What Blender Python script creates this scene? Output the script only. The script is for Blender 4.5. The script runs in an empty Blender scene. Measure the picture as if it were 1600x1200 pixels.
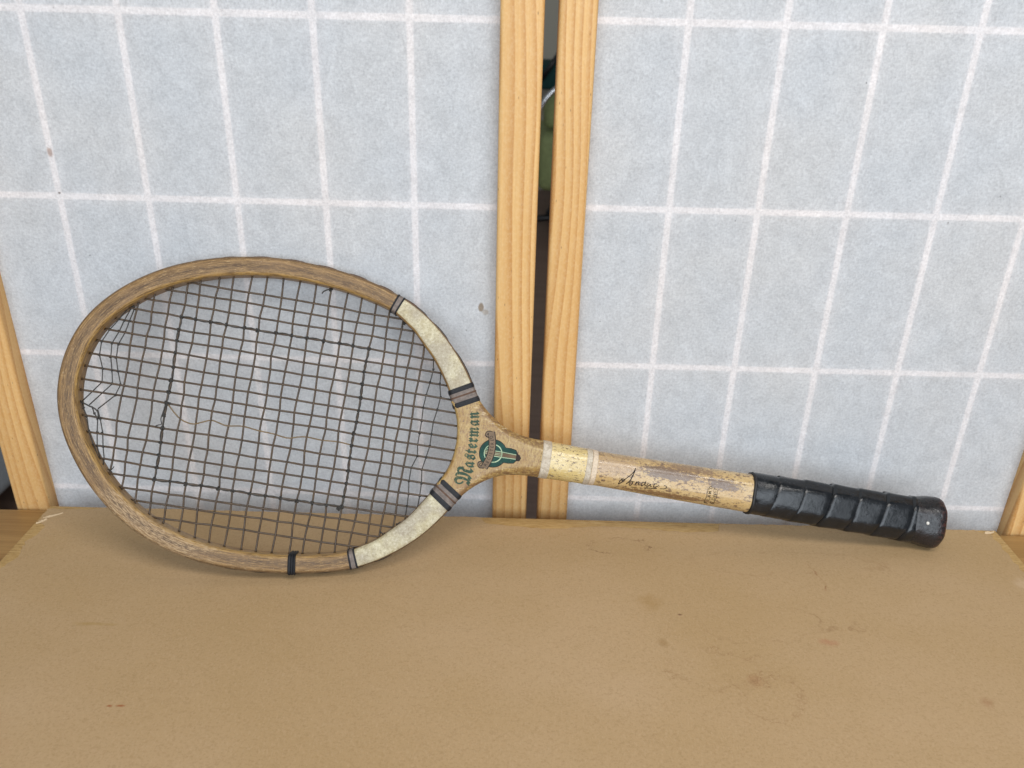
import bpy, math, random
from mathutils import Vector, Matrix
from mathutils.bvhtree import BVHTree
random.seed(7)
sc = bpy.context.scene
COL = sc.collection

# ------------------------------------------------------------------ camera
PITCH, ROLL = math.radians(25.544), math.radians(1.497)
Fw = Vector((0, math.cos(PITCH), -math.sin(PITCH)))
U0 = Vector((0, math.sin(PITCH), math.cos(PITCH)))
X0 = Vector((1, 0, 0))
CX = math.cos(ROLL)*X0 + math.sin(ROLL)*U0
CU = -math.sin(ROLL)*X0 + math.cos(ROLL)*U0
CAMZ = 0.41011
cam_d = bpy.data.cameras.new('camera')
cam_d.sensor_width = 36
cam_d.lens = 36*1300/1600
cam_d.clip_start = 0.02
cam_d.clip_end = 100
cam_d.dof.use_dof = True
cam_d.dof.focus_distance = 0.60
cam_d.dof.aperture_fstop = 11
cam = bpy.data.objects.new('camera', cam_d)
COL.objects.link(cam)
B = -Fw
cam.matrix_world = Matrix(((CX.x, CU.x, B.x, 0), (CX.y, CU.y, B.y, 0), (CX.z, CU.z, B.z, CAMZ), (0, 0, 0, 1)))
sc.camera = cam

# ------------------------------------------------------------------ light
w = bpy.data.worlds.new('World')
sc.world = w
w.use_nodes = True
bg = w.node_tree.nodes['Background']
bg.inputs['Color'].default_value = (0.80, 0.88, 1.0, 1)
bg.inputs['Strength'].default_value = 0.22

def area(name, loc, target, sx, sy, power, col):
    d = bpy.data.lights.new(name, 'AREA')
    d.shape = 'RECTANGLE'
    d.size, d.size_y, d.energy, d.color = sx, sy, power, col
    o = bpy.data.objects.new(name, d)
    COL.objects.link(o)
    o.location = loc
    o.rotation_euler = (Vector(target) - Vector(loc)).to_track_quat('-Z', 'Y').to_euler()
    return o

area('ceiling_light', (0.18, -0.22, 1.48), (0.10, 0.5, 0.05), 1.1, 0.40, 11.0, (1.0, 0.965, 0.91))
area('added_glint_light', (0.78, -0.50, 1.45), (0.12, 0.52, 0.05), 0.9, 0.11, 7.0, (1.0, 0.97, 0.93))  # narrow unseen lamp, added to put the varnish glints on the shaft
area('window_light', (0.15, -2.0, 1.10), (0.05, 0.6, 0.12), 4.0, 1.6, 84, (0.84, 0.92, 1.0))
sc.view_settings.view_transform = 'Standard'
sc.view_settings.look = 'None'
sc.view_settings.exposure = 0.0
sc.view_settings.gamma = 1.0
sc.cycles.max_bounces = 10
sc.cycles.diffuse_bounces = 6
sc.cycles.transmission_bounces = 8

# ------------------------------------------------------------------ helpers
def mesh(name, verts, faces, mat=None, parent=None, smooth=True, uv=None, sharp=None):
    me = bpy.data.meshes.new(name)
    me.from_pydata([tuple(v) for v in verts], [], faces)
    me.validate()
    me.update()
    if smooth:
        for p in me.polygons:
            p.use_smooth = True
        if sharp:
            me.set_sharp_from_angle(angle=math.radians(sharp))
    if uv:
        L = me.uv_layers.new(name='UVMap')
        for l in me.loops:
            L.data[l.index].uv = uv[l.vertex_index]
    if mat:
        me.materials.append(mat)
    o = bpy.data.objects.new(name, me)
    COL.objects.link(o)
    if parent:
        o.parent = parent
    return o

def inst(name, me, parent=None, loc=(0, 0, 0)):
    o = bpy.data.objects.new(name, me)
    COL.objects.link(o)
    o.location = loc
    if parent:
        o.parent = parent
    return o

def empty(name, loc=(0, 0, 0)):
    o = bpy.data.objects.new(name, None)
    COL.objects.link(o)
    o.location = loc
    o.empty_display_size = 0.05
    return o

def tag(o, label, cat, group=None):
    o['label'] = label
    o['category'] = cat
    if group:
        o['group'] = group

def box_geo(x0, x1, y0, y1, z0, z1, bev=0.0):
    """box with bevelled (rounded) edges, three-segment bevel"""
    import bmesh
    bm = bmesh.new()
    vs = [bm.verts.new((x, y, z)) for x in (x0, x1) for y in (y0, y1) for z in (z0, z1)]
    for f in ((0, 1, 3, 2), (4, 6, 7, 5), (0, 4, 5, 1), (2, 3, 7, 6), (0, 2, 6, 4), (1, 5, 7, 3)):
        bm.faces.new([vs[i] for i in f])
    if bev > 0:
        bmesh.ops.bevel(bm, geom=list(bm.edges), offset=bev, segments=3, affect='EDGES', profile=0.5)
    bm.verts.index_update()
    V = [v.co.copy() for v in bm.verts]
    Fc = [[v.index for v in f.verts] for f in bm.faces]
    bm.free()
    return V, Fc

def box(name, x0, x1, y0, y1, z0, z1, mat, parent=None, bev=0.0):
    V, Fc = box_geo(x0, x1, y0, y1, z0, z1, bev)
    return mesh(name, V, Fc, mat, parent, smooth=bev > 0, sharp=50 if bev > 0 else None)

def catmull(P, n):
    """resample a polyline through points with a Catmull-Rom spline at n equal arc steps"""
    P = [Vector(p) for p in P]
    Q = [2*P[0] - P[1]] + P + [2*P[-1] - P[-2]]
    D = []
    for i in range(1, len(Q) - 2):
        for k in range(16):
            t = k/16
            a, b, c, d = Q[i-1], Q[i], Q[i+1], Q[i+2]
            D.append(0.5*((2*b) + (c - a)*t + (2*a - 5*b + 4*c - d)*t*t + (3*b - a - 3*c + d)*t**3))
    D.append(P[-1])
    return resample(D, n)

def resample(D, n):
    L = [0.0]
    for i in range(1, len(D)):
        L.append(L[-1] + (D[i] - D[i-1]).length)
    out = []
    j = 0
    for k in range(n):
        s = L[-1]*k/(n - 1)
        while j < len(L) - 2 and L[j+1] < s:
            j += 1
        t = (s - L[j])/max(1e-9, L[j+1] - L[j])
        out.append(D[j].lerp(D[j+1], min(1, max(0, t))))
    return out

def tube_geo(P, r, seg=7, closed=False, rad=None):
    P = [Vector(p) for p in P]
    V, Fc = [], []
    n = len(P)
    up = Vector((0, 0, 1))
    for i, p in enumerate(P):
        if closed:
            t = P[(i+1) % n] - P[i-1]
        else:
            t = P[min(n-1, i+1)] - P[max(0, i-1)]
        t.normalize()
        if abs(t.z) > 0.97:
            up = Vector((0, 1, 0))
        a = t.cross(up).normalized()
        b = a.cross(t).normalized()
        rr = rad[i] if rad else r
        for k in range(seg):
            th = 2*math.pi*k/seg
            V.append(p + (a*math.cos(th) + b*math.sin(th))*rr)
    for i in range(n if closed else n - 1):
        for k in range(seg):
            i2 = (i+1) % n
            Fc.append((i*seg + k, i*seg + (k+1) % seg, i2*seg + (k+1) % seg, i2*seg + k))
    if not closed:
        Fc.append(tuple(range(seg))[::-1])
        Fc.append(tuple((n-1)*seg + k for k in range(seg)))
    return V, Fc

# ---- node material helper
class M:
    def __init__(self, name, rough=0.5, spec=0.5):
        self.m = bpy.data.materials.new(name)
        self.m.use_nodes = True
        self.t = self.m.node_tree
        self.b = self.t.nodes['Principled BSDF']
        self.b.inputs['Roughness'].default_value = rough
        self.b.inputs['Specular IOR Level'].default_value = spec
        self.tc = self.t.nodes.new('ShaderNodeTexCoord')
    def n(self, typ, **kw):
        nd = self.t.nodes.new(typ)
        for k, v in kw.items():
            setattr(nd, k, v)
        return nd
    def link(self, a, b):
        self.t.links.new(a, b)
    def put(self, sock, v):
        if isinstance(v, bpy.types.NodeSocket):
            self.link(v, sock)
        elif isinstance(v, (tuple, list)) and len(v) == 3 and sock.type == 'RGBA':
            sock.default_value = (*v, 1)
        else:
            sock.default_value = v
    def map(self, scale=(1, 1, 1), rot=(0, 0, 0), loc=(0, 0, 0), src='Object'):
        mp = self.n('ShaderNodeMapping')
        self.link(self.tc.outputs[src] if isinstance(src, str) else src, mp.inputs['Vector'])
        mp.inputs['Scale'].default_value = scale
        mp.inputs['Rotation'].default_value = rot
        mp.inputs['Location'].default_value = loc
        return mp.outputs['Vector']
    def noise(self, vec, scale, detail=4, rough=0.55, dist=0.0):
        nd = self.n('ShaderNodeTexNoise')
        self.link(vec, nd.inputs['Vector'])
        nd.inputs['Scale'].default_value = scale
        nd.inputs['Detail'].default_value = detail
        nd.inputs['Roughness'].default_value = rough
        nd.inputs['Distortion'].default_value = dist
        return nd.outputs['Fac']
    def ramp(self, fac, stops, interp='LINEAR'):
        nd = self.n('ShaderNodeValToRGB')
        cr = nd.color_ramp
        cr.interpolation = interp
        while len(cr.elements) < len(stops):
            cr.elements.new(0.5)
        for e, (p, c) in zip(cr.elements, stops):
            e.position = p
            e.color = (*c, 1) if isinstance(c, (tuple, list)) else (c, c, c, 1)
        self.put(nd.inputs['Fac'], fac)
        return nd.outputs['Color']
    def mix(self, fac, a, b, blend='MIX'):
        nd = self.n('ShaderNodeMix', data_type='RGBA', blend_type=blend)
        nd.clamp_factor = True
        self.put(nd.inputs['Factor'], fac)
        self.put(nd.inputs['A'] if False else nd.inputs[6], a)
        self.put(nd.inputs[7], b)
        return nd.outputs[2]
    def math(self, op, a, b=0.0, c=0.0):
        nd = self.n('ShaderNodeMath', operation=op)
        self.put(nd.inputs[0], a)
        self.put(nd.inputs[1], b)
        self.put(nd.inputs[2], c)
        return nd.outputs[0]
    def sep(self, vec):
        nd = self.n('ShaderNodeSeparateXYZ')
        self.link(vec, nd.inputs[0])
        return nd.outputs
    def bump(self, h, strength=0.3, dist=0.001, normal=None):
        nd = self.n('ShaderNodeBump')
        nd.inputs['Strength'].default_value = strength
        nd.inputs['Distance'].default_value = dist
        self.put(nd.inputs['Height'], h)
        if normal:
            self.link(normal, nd.inputs['Normal'])
        return nd.outputs['Normal']
    def fin(self, col=None, rough=None, normal=None):
        if col is not None:
            self.put(self.b.inputs['Base Color'], col)
        if rough is not None:
            self.put(self.b.inputs['Roughness'], rough)
        if normal is not None:
            self.link(normal, self.b.inputs['Normal'])
        return self.m
    def blob(self, vec, cx, cy, rx, ry, nz, amt):
        """1 inside a noisy ellipse, falling through 0 at its rim"""
        s = self.sep(vec)
        a = self.math('POWER', self.math('DIVIDE', self.math('SUBTRACT', s[0], cx), rx), 2.0)
        b = self.math('POWER', self.math('DIVIDE', self.math('SUBTRACT', s[1], cy), ry), 2.0)
        r = self.math('SQRT', self.math('ADD', a, b))
        r = self.math('ADD', r, self.math('MULTIPLY', self.math('SUBTRACT', nz, 0.5), amt))
        return self.math('SUBTRACT', 1.0, r)

# ------------------------------------------------------------------ materials: setting
def mat_pine(name, seed):
    m = M(name, 0.48, 0.35)
    v = m.map((1, 1, 1), loc=(seed*0.37, seed*0.11, seed*1.7))
    wob = m.noise(m.map((6, 6, 1.0), loc=(seed, seed, seed)), 1.6, 2, 0.5)
    s = m.sep(v)
    x = m.math('ADD', m.math('MULTIPLY', s[0], 135.0), m.math('MULTIPLY', wob, 11.0))
    x = m.math('ADD', x, m.math('MULTIPLY', s[1], 60.0))
    fr = m.math('FRACT', x)
    ring = m.ramp(fr, [(0.0, 0.0), (0.42, 0.15), (0.80, 0.85), (0.9, 1.0), (1.0, 0.0)])
    fine = m.noise(m.map((900, 900, 16)), 1.0, 3, 0.6)
    big = m.noise(m.map((22, 22, 2.5), loc=(seed, 0, 0)), 1.0, 3)
    c = m.mix(ring, (0.68, 0.425, 0.17), (0.48, 0.235, 0.068))
    c = m.mix(m.math('MULTIPLY', m.ramp(fine, [(0.35, 0.0), (0.75, 1.0)]), 0.30), c, (0.42, 0.25, 0.11))
    c = m.mix(m.math('MULTIPLY', m.ramp(big, [(0.42, 0.0), (0.66, 1.0)]), 0.6), c, (0.53, 0.29, 0.10))
    kn = m.n('ShaderNodeTexVoronoi')
    m.link(m.map((40, 40, 14), loc=(seed*3.1, 0, seed)), kn.inputs['Vector'])
    c = m.mix(m.ramp(kn.outputs['Distance'], [(0.03, 0.75), (0.10, 0.0)]), c, (0.19, 0.10, 0.04))
    dust = m.noise(m.map((700, 700, 500)), 1.0, 3)
    c = m.mix(m.math('MULTIPLY', m.ramp(dust, [(0.42, 0.0), (0.7, 1.0)]), 0.16), c, (0.80, 0.64, 0.40))
    return m.fin(c, None, m.bump(fine, 0.25, 0.0003))

def mat_paper(name, seed, spots=()):
    m = M(name)
    t = m.t
    fib = m.noise(m.map((620, 620, 400), rot=(0, 0.35, 0)), 1.0, 4, 0.75)
    fib2 = m.noise(m.map((330, 330, 620), rot=(0, -0.5, 0), loc=(3, 1, seed)), 1.0, 4, 0.72)
    mid = m.noise(m.map((75, 75, 62), loc=(seed, 2, 5)), 1.0, 5, 0.68, 0.6)
    big = m.noise(m.map((10, 10, 8), loc=(seed, 7, 1)), 1.0, 3, 0.55)
    d = m.math('ADD', m.math('MULTIPLY', fib, 0.62), m.math('MULTIPLY', fib2, 0.48))
    d = m.math('ADD', d, m.math('MULTIPLY', mid, 0.34))
    fac = m.ramp(m.math('MULTIPLY', d, 0.70), [(0.36, 0.41), (0.64, 0.53)])
    tint = m.ramp(big, [(0.38, (0.925, 0.96, 1.0)), (0.62, (0.96, 0.972, 0.985))])
    vox = m.n('ShaderNodeTexVoronoi')
    m.link(m.map((9, 9, 8), loc=(seed*5, 0, 2)), vox.inputs['Vector'])
    tint = m.mix(m.ramp(vox.outputs['Distance'], [(0.012, 0.8), (0.03, 0.0)]), tint, (0.10, 0.09, 0.08))
    xyz = m.sep(m.map((1, 1, 1)))
    cmb = m.n('ShaderNodeCombineXYZ')
    m.link(xyz[0], cmb.inputs[0])
    m.link(xyz[2], cmb.inputs[1])
    for (sx, sz, rx, rz, colr, k) in spots:
        b = m.ramp(m.blob(cmb.outputs[0], sx, sz, rx, rz, mid, 1.6), [(0.0, 0.0), (0.4, 1.0)])
        tint = m.mix(m.math('MULTIPLY', b, k), tint, colr)
    dif = m.n('ShaderNodeBsdfDiffuse')
    tr = m.n('ShaderNodeBsdfTranslucent')
    grain = m.ramp(m.math('MULTIPLY', d, 0.70), [(0.40, 1.0), (0.62, 0.74)])
    tint = m.mix(1.0, tint, grain, 'MULTIPLY')
    m.put(dif.inputs['Color'], tint)
    m.put(tr.inputs['Color'], m.mix(1.0, grain, (0.95, 0.95, 0.95), 'MULTIPLY'))
    mx = m.n('ShaderNodeMixShader')
    m.link(fac, mx.inputs[0])
    m.link(dif.outputs[0], mx.inputs[1])
    m.link(tr.outputs[0], mx.inputs[2])
    out = [n for n in t.nodes if n.type == 'OUTPUT_MATERIAL'][0]
    m.link(mx.outputs[0], out.inputs['Surface'])
    t.nodes.remove(m.b)
    nb = m.bump(fib, 0.25, 0.0004)
    m.link(nb, dif.inputs['Normal'])
    return m.m

def mat_lattice():
    m = M('lattice_white_wood', 0.6, 0.2)
    nz = m.noise(m.map((60, 60, 60)), 1.0, 4)
    return m.fin(m.ramp(nz, [(0.3, (0.86, 0.73, 0.68)), (0.7, (0.90, 0.78, 0.73))]))

def mat_oak(name, c0, c1, sx=1.0):
    m = M(name, 0.42, 0.4)
    g = m.noise(m.map((7*sx, 160*sx, 160)), 1.0, 5, 0.65, 0.6)
    f = m.noise(m.map((25*sx, 900*sx, 900)), 1.0, 3, 0.6)
    c = m.ramp(g, [(0.30, c1), (0.62, c0)])
    c = m.mix(m.math('MULTIPLY', m.ramp(f, [(0.5, 0.0), (0.75, 1.0)]), 0.45), c, c1)
    return m.fin(c, None, m.bump(f, 0.2, 0.0003))

def mat_cover():
    m = M('board_paper_facing', 0.72, 0.25)
    v = m.map((1, 1, 1), loc=(0, 0.34, 0))
    fine = m.noise(m.map((560, 760, 560)), 1.0, 4, 0.75)
    fib = m.noise(m.map((800, 300, 400), rot=(0, 0, 0.5)), 1.0, 3, 0.65)
    mid = m.noise(m.map((34, 50, 40)), 1.0, 5, 0.62, 0.4)
    big = m.noise(m.map((5, 7, 5), loc=(2, 1, 0)), 1.0, 3, 0.55)
    c = m.ramp(big, [(0.35, (0.378, 0.252, 0.124)), (0.65, (0.416, 0.284, 0.156))])
    c = m.mix(m.math('MULTIPLY', m.ramp(mid, [(0.45, 0.0), (0.70, 1.0)]), 0.16), c, (0.36, 0.24, 0.11))
    c = m.mix(m.math('MULTIPLY', m.ramp(fine, [(0.36, 1.0), (0.50, 0.0)]), 0.40), c, (0.25, 0.155, 0.068))
    c = m.mix(m.math('MULTIPLY', m.ramp(fib, [(0.52, 0.0), (0.68, 1.0)]), 0.22), c, (0.53, 0.38, 0.235))
    # dark flecks
    vo = m.n('ShaderNodeTexVoronoi')
    m.link(m.map((95, 120, 95)), vo.inputs['Vector'])
    fl = m.ramp(vo.outputs['Distance'], [(0.06, 0.6), (0.13, 0.0)])
    fl = m.math('MULTIPLY', fl, m.ramp(m.noise(m.map((12, 15, 12), loc=(5, 5, 5)), 1.0, 2), [(0.5, 0.0), (0.62, 1.0)]))
    c = m.mix(fl, c, (0.17, 0.085, 0.035))
    # stains: a brown spot, faint ring outlines left by damp, rusty scratches
    n1 = m.noise(m.map((75, 90, 75)), 1.0, 5, 0.7)
    n4 = m.noise(m.map((38, 38, 38), loc=(2.3, 1.1, 0)), 1.0, 2, 0.5)
    n2 = m.noise(m.map((120, 120, 120), loc=(1, 4, 0)), 1.0, 4, 0.65)
    n3 = m.noise(m.map((22, 22, 22), loc=(7, 3, 0)), 1.0, 4, 0.65)
    def spot(cx, cy, rx, ry, amt, col, k, nz=n2):
        nonlocal c
        b = m.ramp(m.blob(v, cx, cy, rx, ry, nz, amt), [(-0.0, 0.0), (0.75, 1.0)])
        c = m.mix(m.math('MULTIPLY', b, k), c, col)
    def ring(cx, cy, rx, ry, amt, col, k, nz=n1, wd=0.085):
        nonlocal c
        b = m.math('ABSOLUTE', m.blob(v, cx, cy, rx, ry, nz, amt))
        b = m.ramp(b, [(0.0, 1.0), (wd, 0.0)])
        gap = m.math('MULTIPLY', m.ramp(n2, [(0.40, 0.25), (0.55, 1.0)]), m.ramp(n4, [(0.42, 0.12), (0.54, 1.0)]))
        c = m.mix(m.math('MULTIPLY', m.math('MULTIPLY', b, gap), k), c, col)
    spot(0.103, 0.471, 0.010, 0.010, 1.6, (0.29, 0.17, 0.055), 0.42)
    spot(0.106, 0.430, 0.005, 0.005, 1.4, (0.24, 0.14, 0.05), 0.5)
    spot(0.219, 0.435, 0.008, 0.004, 2.0, (0.34, 0.13, 0.07), 0.5)
    spot(0.122, 0.4585, 0.0024, 0.0013, 1.0, (0.13, 0.05, 0.03), 0.9)
    spot(-0.2365, 0.3645, 0.0022, 0.0012, 1.0, (0.26, 0.07, 0.02), 0.9)
    spot(-0.230, 0.3648, 0.0034, 0.0011, 1.4, (0.26, 0.07, 0.02), 0.85)
    spot(-0.276, 0.434, 0.020, 0.0024, 1.6, (0.30, 0.19, 0.06), 0.55)
    spot(0.160, 0.398, 0.006, 0.008, 2.2, (0.30, 0.15, 0.07), 0.4)
    spot(0.300, 0.385, 0.006, 0.005, 2.4, (0.27, 0.13, 0.06), 0.45)
    spot(0.390, 0.500, 0.012, 0.010, 2.4, (0.50, 0.36, 0.23), 0.5)
    spot(-0.335, 0.335, 0.05, 0.03, 2.4, (0.36, 0.19, 0.10), 0.35, n3)
    ring(0.087, 0.537, 0.023, 0.0095, 2.1, (0.15, 0.075, 0.035), 0.85)
    ring(0.140, 0.408, 0.030, 0.016, 2.6, (0.22, 0.115, 0.05), 0.55)
    ring(0.168, 0.385, 0.018, 0.018, 2.2, (0.22, 0.115, 0.05), 0.5)
    ring(0.176, 0.450, 0.050, 0.018, 2.8, (0.23, 0.13, 0.06), 0.5, n3)
    ring(0.205, 0.520, 0.070, 0.013, 2.4, (0.25, 0.14, 0.065), 0.35, n3)
    cut = c
    ring(0.216, 0.497, 0.020, 0.030, 0.6, (0.20, 0.075, 0.03), 0.9, n1, 0.06)
    px_ = m.sep(v)
    c = m.mix(m.math('MULTIPLY', m.ramp(px_[0], [(0.229, 0.0), (0.232, 1.0)]), m.ramp(px_[1], [(0.484, 0.0), (0.487, 1.0)])), cut, c)
    h = m.math('ADD', fine, m.math('MULTIPLY', fib, 0.6))
    return m.fin(c, None, m.bump(h, 0.35, 0.0004))

def mat_board_core():
    m = M('board_bare_wood', 0.6, 0.3)
    g = m.noise(m.map((120, 700, 300), rot=(0, 0, 0.6)), 1.0, 4, 0.65, 0.5)
    c = m.ramp(g, [(0.33, (0.34, 0.205, 0.07)), (0.5, (0.46, 0.295, 0.115)), (0.68, (0.53, 0.36, 0.16))])
    return m.fin(c, None, m.bump(g, 0.4, 0.0006))

def flat(name, col, rough=0.5, spec=0.4, var=0.12, scale=300.0, bump=0.0):
    m = M(name, rough, spec)
    nz = m.noise(m.map((scale,)*3), 1.0, 4, 0.6)
    a = tuple(x*(1 - var) for x in col)
    b = tuple(min(1, x*(1 + var)) for x in col)
    c = m.ramp(nz, [(0.3, a), (0.7, b)])
    return m.fin(c, None, m.bump(nz, bump, 0.0004) if bump else None)

PAPER = {}
LATTICE = mat_lattice()
COVER = mat_cover()
CORE = mat_board_core()
OAK = mat_oak('oak_tabletop', (0.40, 0.235, 0.085), (0.26, 0.14, 0.045))
OAKLEG = mat_oak('oak_leg', (0.40, 0.235, 0.085), (0.26, 0.14, 0.045))
FLOORM = mat_oak('dark_floor', (0.26, 0.165, 0.12), (0.18, 0.11, 0.08), 0.3)
WALLM = flat('room_wall_paint', (0.50, 0.46, 0.37), 0.8, 0.2)

# ------------------------------------------------------------------ setting
FZ = -0.73
V, Fc = box_geo(-4, 4, -3, 5.6, FZ - 0.05, FZ)
fl = mesh('floor', V, Fc, FLOORM, None, False)
fl['kind'] = 'structure'
V, Fc = box_geo(-4, 4, 5.2, 5.3, FZ, 1.9)
wl = mesh('wall', V, Fc, WALLM, None, False)
wl['kind'] = 'structure'

# table under the board
tb = empty('oak_table', (0, 0.2, FZ))
tag(tb, 'oak table top with horizontal grain, seen at both corners under the tan board', 'table')
def tpart(name, x0, x1, y0, y1, z0, z1, m, bev):
    return box(name, x0, x1, y0 - 0.2, y1 - 0.2, z0 - FZ, z1 - FZ, m, tb, bev)
tpart('tabletop', -0.85, 0.85, -0.28, 0.587, -0.028, 0.0, OAK, 0.002)
for sx in (-0.78, 0.78):
    for sy in (-0.21, 0.51):
        tpart('leg', sx - 0.03, sx + 0.03, sy - 0.03, sy + 0.03, FZ, -0.028, OAKLEG, 0.003)

# board: wooden core with a torn paper facing
BX0, BX1, BY0, BY1, BT = -0.3785, 0.402, 0.10, 0.572, 0.0146
bd = empty('covered_board', (0, 0.34, 0))
tag(bd, 'tan paper faced wooden board with worn torn edges, lying under the racket', 'board')
box('core', BX0, BX1, BY0 - 0.34, BY1 - 0.34, 0.0005, BT, CORE, bd, 0.0012)
rnd = random.Random(3)
def jag(amp):
    return amp*(rnd.random() - 0.5)*2
out = []
# front edge (unseen), right edge going back, back edge going left, left edge coming forward
out.append((BX0 + 0.004, BY0 + 0.004)); out.append((BX1 - 0.004, BY0 + 0.004))
y = BY0 + 0.02
while y < 0.566:
    ins = 0.0075 if y > 0.50 else 0.0045
    out.append((BX1 - ins + jag(0.0016), y)); y += 0.0035 + abs(jag(0.003))
x = BX1 - 0.010
while x > BX0 + 0.004:
    if -0.022 < x < 0.172:
        ins = 0.0120 + 0.0025*math.sin(x*55) + jag(0.0008)
    else:
        ins = 0.0012 + jag(0.0006)
    if x > 0.385:
        ins = 0.004 + jag(0.002)
    if x < -0.335:
        ins = 0.0045 + jag(0.0012)
    out.append((x, BY1 - ins)); x -= 0.0028 + abs(jag(0.003))
y = 0.566
while y > BY0 + 0.01:
    if y > 0.556:
        ins = 0.0012 + jag(0.0006)
    else:
        ins = 0.0095 + 0.003*math.sin(y*190) + jag(0.0022)
        if 0.545 < y < 0.553:
            ins -= 0.005
    out.append((BX0 + ins, y)); y -= 0.0016 + abs(jag(0.0022))
n = len(out)
top = [(px, py - 0.34, 0.0150) for px, py in out]
bot = [(px, py - 0.34, BT + 0.00008) for px, py in out]
cc = len(top)
mesh('paper_facing', top + bot, [tuple(range(n))] + [(i, i + n, (i+1) % n + n, (i+1) % n) for i in range(n)], COVER, bd, False)
# small lifted paper flakes along the torn corner edges
FLAKE = flat('lifted_paper', (0.50, 0.37, 0.23), 0.8, 0.2)
for (x0, y0, x1, y1, ww, hh) in [(-0.3745, 0.5535, -0.362, 0.5615, 0.0016, 0.0012), (-0.376, 0.546, -0.370, 0.552, 0.002, 0.0016), (0.390, 0.5665, 0.3985, 0.5685, 0.002, 0.002)]:
    V, Fc = [], []
    for k in range(7):
        t = k/6
        px, py = x0 + (x1 - x0)*t, y0 + (y1 - y0)*t
        wv = ww*math.sin(math.pi*(0.1 + 0.8*t))*(1 + jag(0.3))
        V += [(px, py - 0.34 - wv, 0.0151), (px + jag(0.0003), py - 0.34 - wv*0.4, 0.0152 + hh*0.5), (px, py - 0.34, 0.0152 + hh*(0.6 + jag(0.3)))]
    for k in range(6):
        for q in range(2):
            i_ = k*3 + q
            Fc.append((i_, i_ + 1, i_ + 4, i_ + 3))
    mesh('torn_flake', V, Fc, FLAKE, bd, True)

# folding screen: two panels
YP, YF, YB = 0.6035, 0.590, 0.612
HALF = 0.0125
ROWS = [0.0135 + 0.1254*k for k in range(-1, 7)]
PSPOT = [(-0.1313, 1.0254, 0.0026, 0.0042, (0.42, 0.28, 0.22), 0.8), (0.1775, 0.9165, 0.0022, 0.0040, (0.36, 0.25, 0.14), 0.85), (0.181, 0.9125, 0.0034, 0.0030, (0.60, 0.50, 0.38), 0.6), (-0.1307, 0.9965, 0.0012, 0.0010, (0.05, 0.04, 0.04), 0.9)]
def screen(label, xl, xr, pw, cols, seed, dz):
    root = empty('screen_panel', ((xl + xr)/2, YP, FZ))
    tag(root, label, 'screen', 'panels of the paper folding screen')
    ox, oy, oz = root.location
    def P(name, x0, x1, y0, y1, z0, z1, m, bev):
        return box(name, x0 - ox, x1 - ox, y0 - oy, y1 - oy, z0 - oz, z1 - oz, m, root, bev)
    ztop = 1.02
    P('post', xl - pw, xl, YF, YB, FZ + 0.001, ztop, mat_pine('pine_post_a%d' % seed, seed), 0.0028)
    P('post', xr, xr + pw, YF, YB, FZ + 0.001, ztop, mat_pine('pine_post_b%d' % seed, seed + 0.53), 0.0028)
    pr = mat_pine('pine_rail_%d' % seed, seed + 0.2)
    P('rail', xl, xr, YF + 0.001, YB - 0.001, ztop - 0.03, ztop, pr, 0.002)
    P('rail', xl, xr, YF + 0.001, YB - 0.001, FZ + 0.06, FZ + 0.09, pr, 0.002)
    pm = mat_paper('screen_paper_%d' % seed, seed, PSPOT if seed == 1 else ())
    # paper: a slightly cockled sheet
    nx, nz = 60, 150
    V, Fc = [], []
    z0, z1 = FZ + 0.09, ztop - 0.03
    for j in range(nz + 1):
        for i in range(nx + 1):
            x = xl + (xr - xl)*i/nx
            z = z0 + (z1 - z0)*j/nz
            V.append((x - ox, YP - oy - 0.00004*(1 + math.sin(x*90 + seed)*math.sin(z*70 + seed*2)), z - oz))
    for j in range(nz):
        for i in range(nx):
            a = j*(nx + 1) + i
            Fc.append((a, a + 1, a + nx + 2, a + nx + 1))
    mesh('paper', V, Fc, pm, root, True)
    hw = 0.0025
    for c in cols:
        P('lattice_strip', c - hw, c + hw, YP + 0.00006, YP + 0.0063, z0, z1, LATTICE, 0.0004)
    for r in ROWS:
        P('lattice_strip', xl, xr, YP + 0.00012, YP + 0.0058, r + dz - hw, r + dz + hw, LATTICE, 0.0004)
    return root
screen('left folding screen panel of white paper in pine posts, behind the racket head',
       -0.3915, -0.0140, 0.0290, [-0.3337 + 0.0648*i for i in range(5)], 1, 0.0)
screen('right folding screen panel of white paper in pine posts, behind the black grip',
       0.0496, 0.4255, 0.0252, [0.1112 + 0.0648*i for i in range(5)], 2, 0.0014)

# ------------------------------------------------------------------ racket frame of reference (mm, x tip->butt, y up, z to the viewer)
TIP = Vector((-0.32638933, 0.53942794, 0.14694999))
AX = Vector((0.9858451, 0.02303442, -0.16606883))
UP = Vector((0.13492777, 0.47894719, 0.8674123))
NN = Vector((0.09951854, -0.87754146, 0.46905975))
BX, BYY = 152.2, -115.5
org = TIP + AX*(BX/1000) + UP*(BYY/1000)
racket = empty('tennis_racket')
racket.matrix_world = Matrix(((AX.x, UP.x, NN.x, org.x), (AX.y, UP.y, NN.y, org.y), (AX.z, UP.z, NN.z, org.z), (0, 0, 0, 1)))
tag(racket, 'old wooden tennis racket with brown strings and black leather grip, leaning on its side', 'tennis racket')
def L(x, y, z=0.0):
    return Vector(((x - BX)/1000, (y - BYY)/1000, z/1000))
def Lp(P):
    return [L(*p) for p in P]

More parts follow.
